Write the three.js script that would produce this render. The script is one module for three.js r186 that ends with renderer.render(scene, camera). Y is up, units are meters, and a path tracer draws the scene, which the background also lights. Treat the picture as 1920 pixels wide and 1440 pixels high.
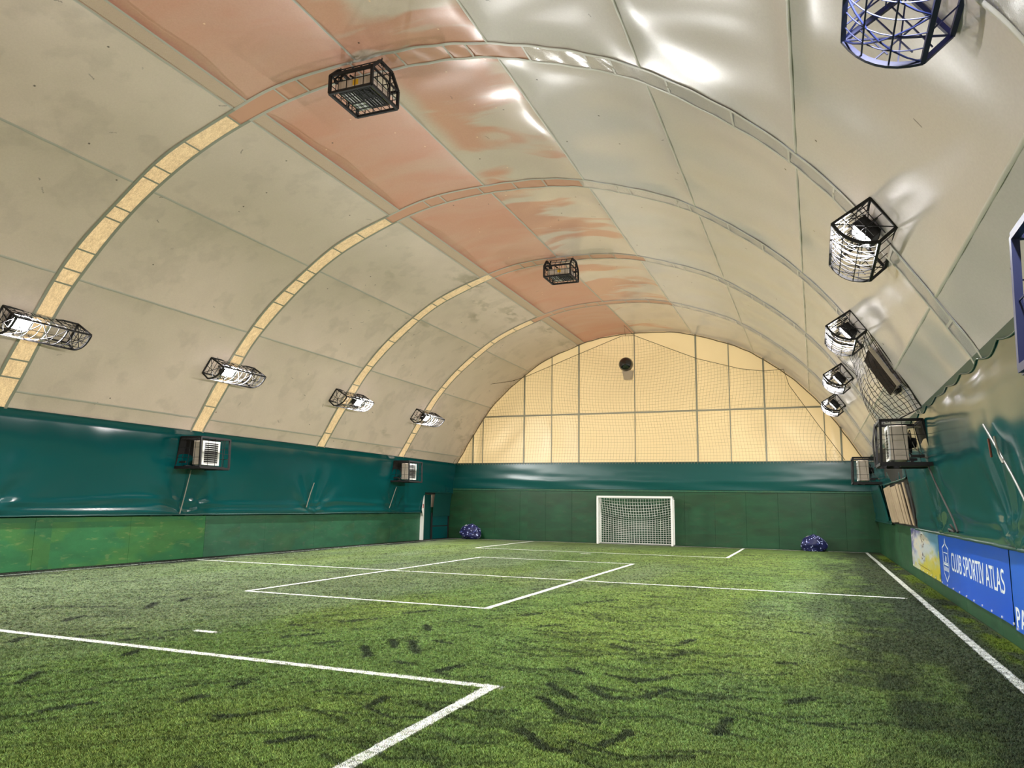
import * as THREE from 'three';
import { RectAreaLightUniformsLib } from 'three/addons/lights/RectAreaLightUniformsLib.js';
import { RoundedBoxGeometry } from 'three/addons/geometries/RoundedBoxGeometry.js';

// ───────────────────────── camera, sky, sun, exposure ─────────────────────────
const scene = new THREE.Scene();
const R = Math.PI / 180;
const camera = new THREE.PerspectiveCamera(2 * Math.atan(720 / 1400) / R, 4 / 3, 0.05, 200);
camera.position.set(0, 1.6, 0);
camera.rotation.order = 'YXZ';
camera.rotation.set(9.12 * R, 22.0 * R, 0.9 * R);
scene.add(camera);

scene.background = new THREE.Color().setRGB(0.80, 0.86, 0.95);
scene.backgroundIntensity = 0.45;

const sun = new THREE.DirectionalLight(new THREE.Color().setRGB(1, 0.82, 0.56), 4.8);
sun.position.set(-45, 30, -46);
sun.target.position.set(-7, 3, -16);
sun.castShadow = true;
sun.shadow.mapSize.set(2048, 2048);
Object.assign(sun.shadow.camera, { left: -30, right: 30, top: 30, bottom: -30, near: 1, far: 140 });
sun.shadow.radius = 2;
scene.add(sun, sun.target);

const LAMP_NITS = 2050;          // of each flood lamp's face
const LAMP_COLOR = new THREE.Color().setRGB(1.0, 0.985, 0.96);

const renderer = new THREE.WebGLRenderer({ antialias: true });
renderer.toneMapping = THREE.LinearToneMapping;
renderer.toneMappingExposure = 1.06;
renderer.shadowMap.enabled = true;
renderer.shadowMap.type = THREE.PCFSoftShadowMap;
RectAreaLightUniformsLib.init();

// ───────────────────────── helpers ─────────────────────────
let seed = 20240;
const rnd = () => { seed = (seed + 0x6d2b79f5) | 0; let t = Math.imul(seed ^ (seed >>> 15), 1 | seed); t = (t + Math.imul(t ^ (t >>> 7), 61 | t)) ^ t; return ((t ^ (t >>> 14)) >>> 0) / 4294967296; };
const rr = (a, b) => a + (b - a) * rnd();
const hash = (x, y) => { let h = Math.imul(x, 374761393) + Math.imul(y, 668265263); h = Math.imul(h ^ (h >>> 13), 1274126177); return ((h ^ (h >>> 16)) >>> 0) / 4294967296; };
function vn(x, y) {
  const xi = Math.floor(x), yi = Math.floor(y), fx = x - xi, fy = y - yi;
  const u = fx * fx * (3 - 2 * fx), v = fy * fy * (3 - 2 * fy);
  const a = hash(xi, yi), b = hash(xi + 1, yi), c = hash(xi, yi + 1), d = hash(xi + 1, yi + 1);
  return a + (b - a) * u + (c - a) * v + (a - b - c + d) * u * v;
}
const fbm = (x, y, n = 4) => { let s = 0, a = 0.5, t = 0; for (let i = 0; i < n; i++) { s += a * vn(x, y); t += a; x = x * 2.03 + 17.3; y = y * 2.03 + 9.1; a *= 0.5; } return s / t; };
const clamp = (v, a = 0, b = 1) => Math.min(b, Math.max(a, v));
const smooth = (a, b, x) => { const t = clamp((x - a) / (b - a)); return t * t * (3 - 2 * t); };
const lerp = (a, b, t) => a + (b - a) * t;
const mix3 = (a, b, t) => [lerp(a[0], b[0], t), lerp(a[1], b[1], t), lerp(a[2], b[2], t)];
const V = (x, y, z) => new THREE.Vector3(x, y, z);

const taken = {};
function numbered(name) { const n = taken[name] ?? 0; taken[name] = n + 1; return n ? name + '_' + String(n).padStart(3, '0') : name; }
function mesh(name, geo, mat, parent) {
  const m = new THREE.Mesh(geo, mat); m.name = parent ? name : numbered(name);
  m.castShadow = m.receiveShadow = true; (parent ?? scene).add(m); return m;
}
function group(name, parent) { const g = new THREE.Group(); g.name = parent ? name : numbered(name); (parent ?? scene).add(g); return g; }
function tag(o, label, category, grp) { o.userData.label = label; o.userData.category = category; if (grp) o.userData.group = grp; return o; }
function structure(o, label, category) { o.userData.kind = 'structure'; if (label) tag(o, label, category); return o; }
function copyOf(o) { const c = o.clone(); c.name = numbered(o.name.replace(/_\d{3}$/, '')); c.userData = { ...o.userData }; scene.add(c); return c; }

class MB {                       // collects bars, boxes and tubes into one geometry
  constructor() { this.p = []; this.n = []; this.t = []; this.i = []; }
  quad(a, b, c, d) {
    const n = V().subVectors(b, a).cross(V().subVectors(d, a)).normalize(), k = this.p.length / 3;
    for (const q of [a, b, c, d]) { this.p.push(q.x, q.y, q.z); this.n.push(n.x, n.y, n.z); this.t.push(q.x + q.z, q.y); }
    this.i.push(k, k + 1, k + 2, k, k + 2, k + 3); return this;
  }
  bar(a, b, w = 0.03, h = w, up = V(0, 1, 0)) {
    a = V(...a); b = V(...b);
    const d = V().subVectors(b, a).normalize();
    let s = V().crossVectors(d, up); if (s.lengthSq() < 1e-4) s = V().crossVectors(d, V(1, 0, 0)); s.normalize();
    const u = V().crossVectors(s, d).normalize();
    const c = (o, x, y) => o.clone().addScaledVector(s, x * w / 2).addScaledVector(u, y * h / 2);
    const A = [c(a, -1, -1), c(a, 1, -1), c(a, 1, 1), c(a, -1, 1)], B = [c(b, -1, -1), c(b, 1, -1), c(b, 1, 1), c(b, -1, 1)];
    for (let k = 0; k < 4; k++) this.quad(A[k], A[(k + 1) % 4], B[(k + 1) % 4], B[k]);
    this.quad(A[3], A[2], A[1], A[0]); this.quad(B[0], B[1], B[2], B[3]); return this;
  }
  box(x0, x1, y0, y1, z0, z1) { return this.bar([(x0 + x1) / 2, (y0 + y1) / 2, z0], [(x0 + x1) / 2, (y0 + y1) / 2, z1], x1 - x0, y1 - y0); }
  tube(pts, r, sides = 4) {
    const P = pts.map((q) => (q.isVector3 ? q : V(...q))), base = this.p.length / 3;
    let ref = V(0, 1, 0.137).normalize();
    P.forEach((q, k) => {
      const d = V().subVectors(P[Math.min(k + 1, P.length - 1)], P[Math.max(k - 1, 0)]).normalize();
      let s = V().crossVectors(d, ref); if (s.lengthSq() < 1e-3) s = V().crossVectors(d, V(1, 0, 0)); s.normalize();
      const u = V().crossVectors(s, d);
      for (let j = 0; j < sides; j++) {
        const a = j / sides * 2 * Math.PI, n = s.clone().multiplyScalar(Math.cos(a)).addScaledVector(u, Math.sin(a));
        this.p.push(q.x + n.x * r, q.y + n.y * r, q.z + n.z * r); this.n.push(n.x, n.y, n.z); this.t.push(j / sides, k);
      }
    });
    for (let k = 0; k + 1 < P.length; k++) for (let j = 0; j < sides; j++) {
      const a = base + k * sides + j, b = base + k * sides + (j + 1) % sides;
      this.i.push(a, a + sides, b, b, a + sides, b + sides);
    }
    return this;
  }
  geo() {
    const g = new THREE.BufferGeometry();
    g.setAttribute('position', new THREE.Float32BufferAttribute(this.p, 3));
    g.setAttribute('normal', new THREE.Float32BufferAttribute(this.n, 3));
    g.setAttribute('uv', new THREE.Float32BufferAttribute(this.t, 2));
    g.setIndex(this.i); return g;
  }
  build(name, mat, parent) { return mesh(name, this.geo(), mat, parent); }
}
function surf(nu, nv, f, uv, col) {      // a grid surface: f(s, t) -> [x, y, z]
  const p = new Float32Array((nu + 1) * (nv + 1) * 3), t = new Float32Array((nu + 1) * (nv + 1) * 2), c = col ? new Float32Array(p.length) : null, ix = [];
  for (let j = 0, k = 0; j <= nv; j++) for (let i = 0; i <= nu; i++, k++) {
    const q = f(i / nu, j / nv); p.set(q, k * 3); t.set(uv ? uv(i / nu, j / nv, q) : [i / nu, j / nv], k * 2);
    if (c) c.set(col(i / nu, j / nv, q), k * 3);
    if (i < nu && j < nv) ix.push(k, k + 1, k + nu + 2, k, k + nu + 2, k + nu + 1);
  }
  const g = new THREE.BufferGeometry();
  g.setAttribute('position', new THREE.BufferAttribute(p, 3)); g.setAttribute('uv', new THREE.BufferAttribute(t, 2));
  if (c) g.setAttribute('color', new THREE.BufferAttribute(c, 3));
  g.setIndex(ix); g.computeVertexNormals(); return g;
}
function tex(w, h, f, srgb = true, repeat = true) {   // f(u, v, x, y) -> [r, g, b] of 0..255, or one number
  const d = new Uint8Array(w * h * 4);
  for (let y = 0, k = 0; y < h; y++) for (let x = 0; x < w; x++, k += 4) {
    const c = f(x / w, y / h, x, y);
    if (c.length) { d[k] = clamp(c[0], 0, 255); d[k + 1] = clamp(c[1], 0, 255); d[k + 2] = clamp(c[2], 0, 255); } else d[k] = d[k + 1] = d[k + 2] = clamp(c, 0, 255);
    d[k + 3] = 255;
  }
  return asTex(d, w, h, srgb, repeat);
}
function asTex(d, w, h, srgb, repeat = true) {
  const t = new THREE.DataTexture(d, w, h, THREE.RGBAFormat);
  t.magFilter = THREE.LinearFilter; t.minFilter = THREE.LinearMipmapLinearFilter; t.generateMipmaps = true; t.anisotropy = 8;
  if (repeat) t.wrapS = t.wrapT = THREE.RepeatWrapping;
  if (srgb) t.colorSpace = THREE.SRGBColorSpace;
  t.needsUpdate = true; return t;
}
const std = (o) => new THREE.MeshStandardMaterial({ side: THREE.DoubleSide, ...o });
const phys = (o) => new THREE.MeshPhysicalMaterial({ side: THREE.DoubleSide, ...o });
const lin = (r, g, b) => new THREE.Color().setRGB(r, g, b);

// ───────────────────────── the hall's shape ─────────────────────────
const XC = -6.87, ZB = -31.85, ZN = 0.9;
const RIBS = [ZB, -26.65, -21.25, -15.68, -10.2, -4.72, ZN];
const PROF = [[0, 9.15], [1.2, 9.10], [2.0, 8.98], [2.6, 8.82], [3.77, 8.41], [4.5, 8.08], [5.25, 7.6], [6.4, 6.68], [7.2, 5.82], [7.6, 5.26], [8.0, 4.66], [8.5, 3.84], [8.75, 3.40], [8.98, 2.4], [9.12, 1.2], [9.16, 0]];
// the arch as a smooth curve by arc length: a in metres from the left foot to the right foot
const ARCH = (() => {
  const pts = [...PROF.slice(1).reverse().map(([d, y]) => V(XC - d, y, 0)), ...PROF.map(([d, y]) => V(XC + d, y, 0))];
  const c = new THREE.CatmullRomCurve3(pts, false, 'centripetal'), N = 3000, P = c.getPoints(N), A = [0];
  for (let i = 1; i <= N; i++) A.push(A[i - 1] + P[i].distanceTo(P[i - 1]));
  const L = A[N];
  const at = (a) => {
    a = clamp(a, 0, L); let lo = 0, hi = N; while (hi - lo > 1) { const m = (lo + hi) >> 1; if (A[m] <= a) lo = m; else hi = m; }
    const t = (a - A[lo]) / (A[hi] - A[lo] || 1), p = P[lo].clone().lerp(P[hi], t), q0 = P[Math.max(0, lo - 6)], q1 = P[Math.min(N, hi + 6)];
    const d = V().subVectors(q1, q0).normalize();
    return { x: p.x, y: p.y, nx: -d.y, ny: d.x };      // n points out of the hall
  };
  const ofX = (x) => { let best = 0, bd = 1e9; for (let i = 0; i <= N; i++) { const e = Math.abs(P[i].x - x); if (e < bd && P[i].y > 3) { bd = e; best = i; } } return A[best]; };
  return { at, ofX, L };
})();
const aTarpL = ARCH.ofX(XC - 8.75), aTarpR = ARCH.ofX(XC + 8.75);
const SEAM_X = [-15.42, -13.9, -12.03, -9.68, -7.05, -4.56, -2.1, -0.04, 1.45];
const SEAMS = SEAM_X.map((x) => ARCH.ofX(x));
const CUTS = [0, ...SEAMS, ARCH.L];
const vaultPoint = (a, z, out = 0) => { const q = ARCH.at(a); return [q.x + q.nx * out, q.y + q.ny * out, z]; };
const vaultX = (y) => { let lo = 0, hi = ARCH.L / 2; for (let i = 0; i < 40; i++) { const m = (lo + hi) / 2; if (ARCH.at(m).y < y) lo = m; else hi = m; } return XC - ARCH.at(lo).x; };   // half width at a height

// ───────────────────────── materials ─────────────────────────
// membrane print: grey PVC, scuffs and mould stains, the salmon outer layer that shows where the two layers touch
const MW = 2048, MH = 2048, zOfV = (v) => lerp(ZB, ZN, v);
const aCrown = SEAMS[4], aRed0 = SEAMS[3], aRed1 = SEAMS[5];
const membraneData = (() => {
  const d = new Uint8Array(MW * MH * 4);
  for (let y = 0, k = 0; y < MH; y++) {
    const z = zOfV((y + 0.5) / MH);
    for (let x = 0; x < MW; x++, k += 4) {
      const a = (x + 0.5) / MW * ARCH.L;
      const n1 = fbm(a * 0.35 + 3, z * 0.35, 3), n2 = vn(a * 3.1, z * 3.1);
      let c = [208 + 12 * (n1 - 0.5) + 5 * (n2 - 0.5), 190 + 12 * (n1 - 0.5) + 5 * (n2 - 0.5), 175 + 10 * (n1 - 0.5) + 5 * (n2 - 0.5)];
      // patches of a second, more olive sheet tone
      const o = smooth(0.5, 0.68, fbm(a * 0.22 + 40, z * 0.2 + 7, 3)); c = mix3(c, [190, 177, 158], 0.35 * o);
      if (a > aRed1) c = mix3(c, [210, 203, 201], 0.75);      // the right half takes a lighter, greyer tone
      // mould and scuffs on the lower left sheets
      if (a < aRed0) {
        const g = smooth(0.56, 0.78, fbm(a * 0.8 + 9, z * 0.33 + 31, 4)) * smooth(0.45, 0.75, fbm(a * 5, z * 2.4, 3));
        c = mix3(c, [112, 104, 82], 0.5 * g * smooth(-12, -22, z + 5 * n1));
        const m = smooth(0.52, 0.7, fbm(a * 2.2, z * 2.2 + 60, 4)); c = mix3(c, [172, 158, 144], 0.13 * m + 0.2 * m * vn(a * 9, z * 9));
      }
      if (a > aRed0 && a < aRed1) {
        const s = a - aRed0, w = fbm(a * 0.5 + 5, z * 0.9, 3) * 2.2;
        const streak = fbm(s * 0.42 + 11, z * 1.5 + w, 4);
        let m;
        if (a < aCrown) m = 0.84 + 0.7 * (streak - 0.5) - 0.5 * smooth(0.28, 0.0, s);
        else { const t = (a - aCrown) / (aRed1 - aCrown); m = smooth(0.0, 0.2, streak - 0.36 - 0.22 * t - (z < -27 ? 0.14 : 0) + (z > -9.9 ? 0.06 : 0)) * 0.85; if (z > -15.6 && z < -10.3) m *= smooth(0.05, 0.25, t + 0.25 * n1) ; }
        c = mix3(c, [202, 148, 126], clamp(m));
        if (hash(x >> 1, y >> 1) > 0.9996) c = [238, 205, 170];
      }
      // dark specks
      if (hash(x >> 1, (y >> 1) + 9000) > 0.99985) c = mix3(c, [60, 52, 44], 0.8);
      const g = (hash(x, y) - 0.5) * 6;
      d[k] = clamp(c[0] + g, 0, 255); d[k + 1] = clamp(c[1] + g, 0, 255); d[k + 2] = clamp(c[2] + g, 0, 255); d[k + 3] = 255;
    }
  }
  // scuff strokes
  for (let i = 0; i < 240; i++) {
    let x = rnd() * MW, y = rnd() * MH; const left = x / MW * ARCH.L < aRed0; if (!left && rnd() < 0.6) continue;
    const t = rnd() * Math.PI, len = 2 + rnd() * 8, dark = 0.15 + rnd() * 0.3;
    for (let s = 0; s < len; s++) { x += Math.cos(t); y += Math.sin(t); const k = ((y & (MH - 1)) * MW + (x & (MW - 1))) * 4; for (let q = 0; q < 3; q++) d[k + q] *= 1 - dark; }
  }
  return asTex(d, MW, MH, true, false);
})();
const wrinkle = tex(512, 512, (u, v) => { const p = (s) => Math.sin(2 * Math.PI * s); return 128 + 60 * (0.5 * p(3 * u + 0.6 * p(v) + 0.3 * p(2 * v + u)) + 0.3 * p(5 * v + 0.8 * p(2 * u)) + 0.3 * p(7 * u - 2 * v + 0.5 * p(3 * v))); }, false);
wrinkle.repeat.set(6, 7);
const M = {};
M.membrane = phys({ map: membraneData, roughness: 0.95, specularIntensity: 0, clearcoat: 0.8, clearcoatRoughness: 0.42, transmission: 0.05, thickness: 0, bumpMap: wrinkle, bumpScale: 0.006 });
M.membraneGlossy = phys({ map: membraneData, roughness: 0.95, specularIntensity: 0, clearcoat: 1, clearcoatRoughness: 0.2, transmission: 0.05, thickness: 0, bumpMap: wrinkle, bumpScale: 0.004 });
const sleeveTex = tex(256, 256, (u, v, x, y) => { const n = vn(x * 0.35, y * 0.22), m = vn(x * 0.09 + 7, y * 0.05), g = 34 * (n - 0.5) + 22 * (m - 0.5); return [212 + g, 190 + g, 154 + 0.8 * g]; });
M.sleeve = phys({ map: sleeveTex, roughness: 1, specularIntensity: 0, clearcoat: 0.8, clearcoatRoughness: 0.3, transmission: 0.5, thickness: 0, bumpMap: sleeveTex, bumpScale: 0.004 });
M.sleeveCrown = phys({ color: lin(0.52, 0.29, 0.20), roughness: 1, specularIntensity: 0, clearcoat: 0.8, clearcoatRoughness: 0.3, transmission: 0.15, thickness: 0 });
M.hemLeft = std({ color: lin(0.27, 0.27, 0.21), roughness: 0.5 });
M.sleeveRight = phys({ color: lin(0.62, 0.56, 0.48), roughness: 1, specularIntensity: 0, clearcoat: 1, clearcoatRoughness: 0.16, transmission: 0.4, thickness: 0, bumpMap: wrinkle, bumpScale: 0.012 });  // sleeves and seams right of the crown are lighter and greyer
M.seamRight = phys({ color: lin(0.56, 0.53, 0.48), roughness: 0.3 });
M.flap = std({ color: lin(0.55, 0.40, 0.29), roughness: 0.5, bumpMap: wrinkle, bumpScale: 0.01 });
M.seam = std({ color: lin(0.43, 0.40, 0.34), roughness: 0.42 });
M.gable = phys({ color: lin(0.92, 0.73, 0.42), roughness: 1, specularIntensity: 0, clearcoat: 0.8, clearcoatRoughness: 0.3, transmission: 0.4, thickness: 0, bumpMap: wrinkle, bumpScale: 0.004 });
M.gableSeam = std({ color: lin(0.30, 0.29, 0.22), roughness: 0.6 });
M.tarp = phys({ color: lin(0.0008, 0.066, 0.071), roughness: 0.16, specularIntensity: 1 });
M.tarpBack = phys({ color: lin(0.001, 0.066, 0.062), roughness: 0.32 });
M.tarpHem = std({ color: lin(0.003, 0.055, 0.05), roughness: 0.35 });
const paintTex = (base, patch, scuff, sd) => tex(1024, 256, (u, v, x, y) => {
  const n = fbm(x * 0.012 + sd, y * 0.03, 4), m = smooth(0.5, 0.66, fbm(x * 0.006 + sd * 3, y * 0.014 + 5, 3)), s = smooth(0.62, 0.8, fbm(x * 0.03 + sd, y * 0.11 + 70, 4));
  let c = mix3(base, patch, m * 0.8); c = mix3(c, scuff, s * 0.5);
  const g = 26 * (n - 0.5) + 10 * (hash(x, y) - 0.5); return [c[0] + g * 0.7, c[1] + g, c[2] + g * 0.7];
});
M.boardBright = std({ map: paintTex([26, 100, 52], [54, 108, 44], [120, 126, 70], 3), roughness: 0.55 });
M.boardDark = std({ map: paintTex([33, 86, 60], [44, 84, 54], [80, 92, 74], 11), roughness: 0.55 });
M.boardBack = std({ map: paintTex([14, 66, 36], [22, 60, 30], [56, 64, 42], 23), roughness: 0.5 });
M.boardRight = std({ map: paintTex([16, 68, 38], [28, 74, 42], [70, 88, 70], 31), roughness: 0.5 });
M.plinth = std({ map: paintTex([58, 86, 60], [70, 84, 62], [96, 104, 84], 41), roughness: 0.6 });
const woodTex = tex(256, 512, (u, v, x, y) => { const n = fbm(x * 0.11, y * 0.006, 4), f = vn(x * 0.7, y * 0.03), g = 60 * (n - 0.5) + 26 * (f - 0.5); return [168 + g, 146 + g * 0.95, 120 + g * 0.9]; });
M.wood = std({ map: woodTex, roughness: 0.75 });
M.navy = std({ color: lin(0.006, 0.011, 0.06), roughness: 0.5 });
M.black = std({ color: lin(0.006, 0.005, 0.006), roughness: 0.75 });
M.cream = std({ color: lin(0.55, 0.46, 0.38), roughness: 0.45 });
M.white = std({ color: lin(0.8, 0.78, 0.74), roughness: 0.4 });
M.slat = std({ color: lin(0.55, 0.54, 0.52), roughness: 0.35, metalness: 0.3 });
M.steel = std({ color: lin(0.3, 0.29, 0.28), roughness: 0.4, metalness: 0.6 });
M.rope = std({ color: lin(0.32, 0.30, 0.26), roughness: 0.9 });
M.darkRope = std({ color: lin(0.05, 0.045, 0.04), roughness: 0.9 });
M.netFar = std({ color: lin(0.45, 0.34, 0.18), roughness: 0.9 });
M.netDark = std({ color: lin(0.025, 0.022, 0.02), roughness: 0.9 });
M.netWhite = std({ color: lin(0.7, 0.7, 0.64), roughness: 0.9 });
M.lampFace = std({ color: lin(0.9, 0.9, 0.9), emissive: LAMP_COLOR, emissiveIntensity: 30, roughness: 0.3 });

// ───────────────────────── ceiling: membrane panels, seams, arch sleeves ─────────────────────────
const ceiling = structure(group('ceiling'), 'arched double membrane vault of grey panels with salmon crown strip', 'ceiling');
const SL = 0.22;                                        // half width of an arch sleeve
const mUV = (a, z) => [a / ARCH.L, (z - ZB) / (ZN - ZB)];
for (let b = 0; b < 6; b++) {
  const z0 = RIBS[b] + (b ? SL : 0), z1 = RIBS[b + 1] - (b < 5 ? SL : 0);
  for (let s = 0; s + 1 < CUTS.length; s++) {
    const a0 = CUTS[s], a1 = CUTS[s + 1], amp = 0.075 * Math.min(1, (a1 - a0) / 2.4), ph = rr(0, 6), wr = s >= 5 ? 0.012 : 0.006;
    mesh('panel', surf(16, 22, (i, j) => {
      const a = lerp(a0, a1, i), z = lerp(z0, z1, j);
      const e = Math.sin(Math.PI * i) * Math.sin(Math.PI * j);
      return vaultPoint(a, z, amp * Math.sqrt(e) + wr * Math.min(1, 4 * e) * (Math.sin(z * 2.1 + ph + a) + Math.sin(z * 3.7 - 2 * a + ph)));
    }, (i, j) => mUV(lerp(a0, a1, i), lerp(z0, z1, j))), s >= 5 ? M.membraneGlossy : M.membrane, ceiling);
  }
  // seams run along each bay between the sleeves
  SEAMS.forEach((a, k) => {
    const w = 0.024;
    mesh('seam', surf(2, 24, (i, j) => vaultPoint(a + lerp(-w, w, i), lerp(z0, z1, j), -0.012 + 0.01 * Math.abs(i - 0.5) * 2 + 0.004 * Math.sin(j * 40 + k))), k > 4 ? M.seamRight : M.seam, ceiling);
    if (k === 3) {          // cream flap beside the salmon strip
      mesh('seam_flap', surf(2, 12, (i, j) => vaultPoint(a + lerp(0.05, 0.3, i), lerp(z0, z1, j), -0.01), (i, j) => [i * 0.3, j * 5]), M.flap, ceiling);
      mesh('seam', surf(1, 12, (i, j) => vaultPoint(a + lerp(0.3, 0.34, i), lerp(z0, z1, j), -0.014)), M.seam, ceiling);
    }
  });
}
for (let b = 1; b < 6; b++) {
  const sl = group('arch_sleeve', ceiling), zc = RIBS[b];
  for (const sd of [-1, 1]) for (const [h0, h1, hm] of [[aTarpL - 0.4, aRed0, M.hemLeft], [aRed0, aRed1, M.seam], [aRed1, aTarpR + 0.4, M.seamRight]]) mesh('hem', surf(2, 120, (i, j) => { const a = lerp(h0, h1, j); return vaultPoint(a, zc + sd * (SL + lerp(-0.035, 0.035, i) + 0.012 * Math.sin(a * 2.3 + b) + (a > aCrown ? 0.012 * Math.sin(a * 9) : 0)), -0.02 + 0.014 * Math.abs(i - 0.5)); }), hm, sl);
  let a = aTarpL - 0.3;
  while (a < aTarpR + 0.2) {
    const l = rnd() < 0.25 ? rr(0.3, 0.5) : rr(0.75, 1.15), a1 = Math.min(a + l, aTarpR + 0.3), u0 = rnd() * 3, rough = a > aCrown ? 0.016 : 0.005, a0 = a;
    mesh('sleeve_panel', surf(4, 8, (i, j) => { const aa = lerp(a0, a1, j); return vaultPoint(aa, zc + lerp(-SL, SL, i), -0.004 + rough * Math.sin(aa * 13 + i * 5) * Math.sin(Math.PI * i)); }, (i, j) => [u0 + i * 0.45, lerp(a0, a1, j)]), a0 > aRed1 - 0.3 ? M.sleeveRight : a0 > aRed0 - 0.3 ? M.sleeveCrown : M.sleeve, sl);
    mesh('strap', surf(1, 1, (i, j) => vaultPoint(a1 + lerp(-0.018, 0.018, j), zc + lerp(-SL, SL, i), -0.016)), a1 > aRed1 ? M.seamRight : a1 < aRed0 ? M.hemLeft : M.seam, sl);
    a = a1;
  }
}

// ───────────────────────── gable ends ─────────────────────────
function gable(name, z, label, xs) {
  const g = structure(group(name), label, 'wall');
  const topY = (x) => { const d = Math.abs(x - XC); let lo = 0, hi = 9.15; for (let i = 0; i < 30; i++) { const m = (lo + hi) / 2; if (vaultX(m) > d) lo = m; else hi = m; } return lo; };
  const y0 = 3.2, yh = 5.6, all = [XC - 8.85, ...xs, XC + 8.85];
  for (let k = 0; k + 1 < all.length; k++) for (const up of [0, 1]) {
    const x0 = all[k], x1 = all[k + 1];
    if (up && topY(x0) <= yh && topY(x1) <= yh) continue;
    mesh('panel', surf(8, 8, (i, j) => { const x = lerp(x0, x1, i), t = Math.max(topY(x), y0), lo = up ? Math.min(yh, t) : y0, hi = up ? Math.max(t, lo) : Math.min(t, yh); return [x, lerp(lo, hi, j), z - 0.05 * Math.sin(Math.PI * i) * Math.sin(Math.PI * j)]; }, (i, j, q) => [q[0] * 0.16, q[1] * 0.16]), M.gable, g);
  }
  xs.forEach((x, k) => { const w = k % 2 ? 0.02 : 0.035, mb = new MB(); mb.box(x - w, x + w, y0, Math.max(topY(x), y0 + 0.1), z, z + 0.02); mb.build('seam', M.gableSeam, g); });
  const hb = new MB(); const hx = vaultX(yh); hb.box(XC - hx, XC + hx, yh - 0.035, yh + 0.035, z, z + 0.022); hb.build('seam', M.gableSeam, g);
  return g;
}
gable('wall_back_gable', ZB, 'cream translucent gable sheet with sewn seams above green back wall', [-14.78, -14.28, -12.23, -10.9, -9.62, -7.09, -4.45, -3.11, -1.74, 0.47, 1.05]);
gable('wall_front_gable', ZN, 'cream gable sheet behind the camera', [-12.2, -7.1, -1.7]);
// dark cord where the vault is laced to the gable
{ const mb = new MB(), pts = []; for (let i = 0; i <= 160; i++) { const a = lerp(aTarpL, aTarpR, i / 160); pts.push(vaultPoint(a, ZB + 0.06, -0.03 - 0.03 * vn(i * 0.4, 3))); } mb.tube(pts, 0.022, 5); structure(mb.build('trim_1', std({ color: lin(0.2, 0.16, 0.1), roughness: 0.9 }))); tag(scene.children.at(-1), 'brown lacing cord along the arch above the cream gable', 'trim'); }

// ───────────────────────── walls: painted boards and teal tarps ─────────────────────────
const XL = -15.93, XR = 2.18;
function boards(name, label, along, at0, list, y0, y1, thick, mat, out) {
  const g = structure(group(name), label, 'wall');
  list.forEach(([p, q], k) => {
    const m = typeof mat === 'function' ? mat(p, q, k) : mat, gap = 0.003, off = (k % 2) * 0.0015;
    const geo = new RoundedBoxGeometry(along === 'z' ? thick : q - p - gap, y1 - y0, along === 'z' ? q - p - gap : thick, 1, 0.006);
    const uvA = geo.attributes.uv, ps = geo.attributes.position, c = (p + q) / 2;
    for (let i = 0; i < ps.count; i++) uvA.setXY(i, ((along === 'z' ? ps.getZ(i) : ps.getX(i)) + c) / 6, (ps.getY(i) + y1) / 1.6);
    const b = mesh('panel', geo, m, g);
    if (along === 'z') b.position.set(at0 + out * (thick / 2 + off), (y0 + y1) / 2, c); else b.position.set(c, (y0 + y1) / 2, at0 + out * (thick / 2 + off));
  });
  return g;
}
const cut = (a, b, n) => Array.from({ length: n }, (_, i) => [lerp(a, b, i / n), lerp(a, b, (i + 1) / n)]);
const wallLeft = boards('wall_left', 'low green painted board wall under the left teal tarp', 'z', XL, [...cut(-29.1, -16.6, 5), ...cut(-16.6, ZN, 7)], 0, 1.14, 0.05, (p, q) => (q > -16.5 ? M.boardBright : M.boardDark), -1);
const wallRight = boards('wall_right', 'low green painted board wall carrying the banners', 'z', XR, cut(ZB, ZN, 13), 0, 1.2, 0.05, M.boardRight, 1);
const wallBack = boards('wall_back', 'green painted board wall behind the goal', 'x', ZB + 0.05, cut(XL - 0.1, XR + 0.1, 15), 0, 2.2, 0.05, M.boardBack, -1);
boards('wall_front', 'green board wall behind the camera', 'x', ZN - 0.05, cut(XL - 0.1, XR + 0.1, 8), 0, 2.2, 0.05, M.boardBack, 1);
for (const [w, b] of [[wallLeft, [XL - 0.2, XL - 0.1, 0, 1.3, -29.0, ZN]], [wallRight, [XR + 0.1, XR + 0.14, 0, 1.1, ZB, ZN]], [wallBack, [XL - 0.3, XR + 0.4, 0, 3.3, ZB - 0.14, ZB - 0.06]]]) new MB().box(...b).build('added_backing', M.boardDark, w);  // unseen backing added so sky light stays out of the board gaps
// top rail of the back wall
{ const mb = new MB(); mb.box(XL, XR, 2.2, 2.31, ZB, ZB + 0.085); const o = mb.build('rail', M.boardDark, wallBack); o.position.set(0, 0, 0); }
// weathered capping plank on the right wall
{ const mb = new MB(); let z = ZB; while (z < ZN) { const l = Math.min(rr(2.6, 3.4), ZN - z); mb.box(XR - 0.035, XR + 0.1, 1.2 + rr(0, 0.006), 1.235 + rr(0, 0.008), z + 0.004, z + l); z += l; } mb.build('capping_plank', M.wood, wallRight); }
// closing strips below the membrane foot, outside the boards
for (const sd of [-1, 1]) { const mb = new MB(); mb.box(XC + sd * 9.2 - 0.04, XC + sd * 9.2 + 0.04, -0.1, 1.4, ZB - 0.1, ZN + 0.1); structure(mb.build(sd < 0 ? 'wall_left_outer' : 'wall_right_outer', M.boardDark)); tag(scene.children.at(-1), sd < 0 ? 'concealed outer foot of left vault side' : 'concealed outer foot of right vault side', 'wall'); }

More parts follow.
